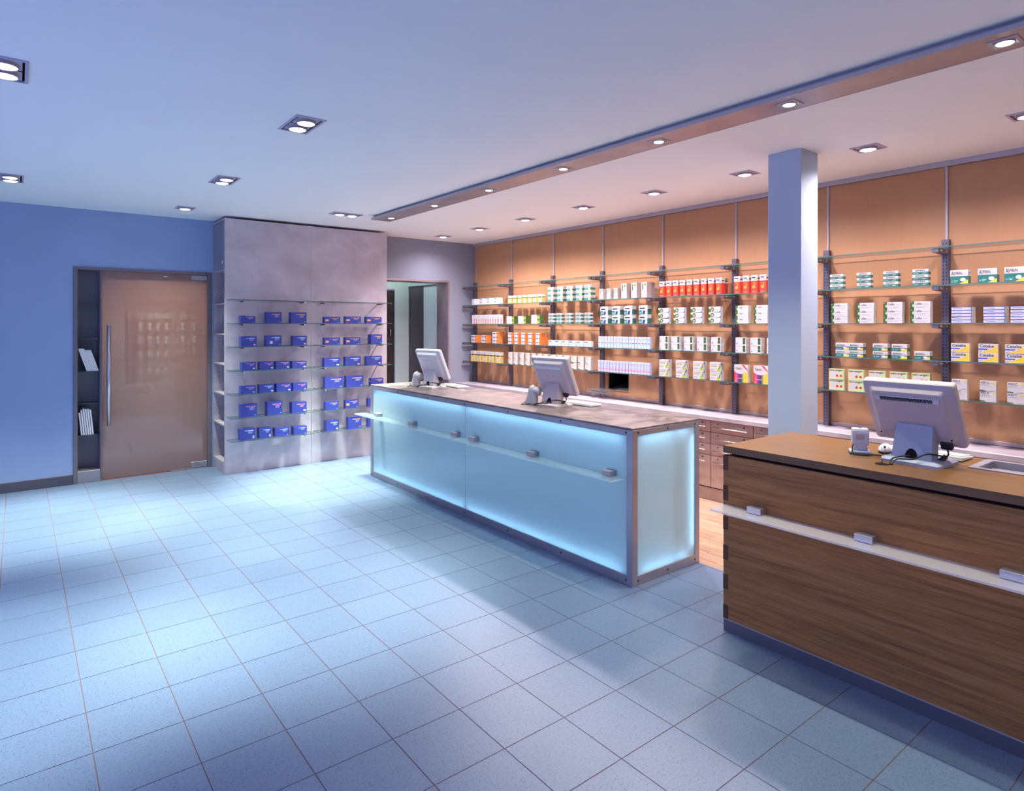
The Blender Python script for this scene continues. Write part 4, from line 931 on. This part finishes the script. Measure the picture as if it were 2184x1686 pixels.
# rounded scanners on the glass counter
def round_scanner(loc, rz, label):
    t = thing('barcode_scanner', label, 'scanner', loc, rz, 'rounded scanners on the glass counter')
    n = 20; rg = []
    for k in range(15):
        q = k / 14; z = .002 + .148 * q
        ry = .040 * (1 - .12 * q) if z < .10 else .0365 * math.sqrt(max(.0, 1 - ((z - .10) / .0502)**2)) + .001
        rx = .046 - .012 * q if z < .10 else .038 * math.sqrt(max(.0, 1 - ((z - .10) / .0502)**2)) + .001
        if z < .085: rx += .010 * (1 - z / .085)
        cx_ = .008 + .016 * math.sin(q * 1.7)
        rg.append([(cx_ + rx * math.cos(2*math.pi*i/n), ry * math.sin(2*math.pi*i/n), z) for i in range(n)])
    MB('scanner_grey').loft(rg).build('body', t)
    MB('scanner_grey').cyl((.03, 0, .105), (.085, 0, .098), .036, 24, r1=.031).build('scan_head', t, bevel=.003); MB('scanner_grey').cyl((.0851, 0, .098), (.0857, 0, .098), .025, 24).build('scan_window', t)
    MB('black').cyl((-.002, .036, .112), (-.002, .0385, .112), .007, 12).build('button', t); MB('black').box(-.045, -.032, -.012, .012, .008, .02).build('cable_port', t)
    MB('rubber').tube([(-.043, 0, .012), (-.06, -.02, .004), (-.045, -.07, .004), (.0, -.10, .012), (.05, -.13, .02)], .003, 6).build('cable', t)
round_scanner((3.15, 3.735, .943), R(-62), 'rounded grey scanner beside the middle monitor on the glass counter')
round_scanner((3.15, 5.53, .943), R(-62), 'rounded grey scanner at the far end of the glass counter')
# acrylic pen holder on the back worktop
ac = thing('acrylic_holder', 'clear acrylic leaflet holder on the back worktop below the shelves', 'acrylic holder', (5.0, 4.77, .760))
MB('acrylic').box(-.04, .04, -.155, .155, .058, .062).build('tray', ac); MB('acrylic').box(-.042, -.039, -.155, .155, .058, .112).build('front_lip', ac); MB('acrylic').box(.039, .042, -.155, .155, .058, .112).build('back_lip', ac)
for y in (-.08, .08): MB('acrylic').box(-.03, .03, y - .002, y + .002, 0, .058).build('leg', ac)
pn = MB('black').cyl((-.01, -.11, .068), (.0, .12, .078), .0045, 8).build('ballpoint_pen', None, (5.0, 4.77, .760)); tag(pn, 'thin black pen lying across the clear acrylic holder', 'pen')

# ------------------------------------------------------------ display behind the camera that the glass door mirrors
rd = thing('display_shelving', 'wall shelving with white bottles mirrored in the frosted door', 'shelving', (2.05, YF, 0))
box('back_panel', rd, 'zinc_sheet', 0, 1.75, .002, .02, .2, 2.1)
RZ = (1.70, 1.41, 1.08, .75, .33)
for z in RZ: MB('clear_glass', 'glass_edge').box(0, 1.75, .02, .27, z - .008, z, 0, mx={2: 1, 3: 1, 4: 1, 5: 1}).build('shelf', rd)
for x in (.02, .86, 1.70): box('shelf_rail', rd, 'upright_steel', x, x + .03, .02, .045, .2, 2.0)
def lathe(prof, n=16): return [[(r_ * math.cos(2*math.pi*i/n), r_ * math.sin(2*math.pi*i/n), z) for i in range(n)] for r_, z in prof]
tube_me = MB('white_plastic').loft(lathe([(.03, 0), (.031, .035), (.026, .037), (.040, .10), (.046, .19)])).mesh('bottle')
pump_me = MB('white_plastic').loft(lathe([(.040, 0), (.046, .02), (.046, .13), (.030, .16), (.012, .165), (.012, .20), (.020, .203), (.018, .215)])).mesh('bottle')
for r, z in enumerate(RZ):
    for q, x in enumerate((2.33, 2.53, 2.71, 2.90, 3.27, 3.53)):
        if r == 0:
            o = Carton(.15, .06, .15, 'white').rect(.1, .9, .55, .8, 'iceblue').lines(.1, .8, .1, .4, 2).build('boxed_product', None, (x, YF + .17, z + .0005), (0, 0, R(180)), fix=False)
            tag(o, 'white box mirrored in the frosted door, ' + ORD[q] + ' from left', 'box', 'white boxes mirrored in the door')
        else:
            o = put('bottle', tube_me if r < 3 else pump_me, None, (x, YF + .18, z + .0005))
            tag(o, ('white tube' if r < 3 else 'white pump bottle') + ' mirrored in the frosted door, ' + ORD[q] + ' from left, ' + ORD[r] + ' shelf', 'bottle', 'white bottles mirrored in the door')
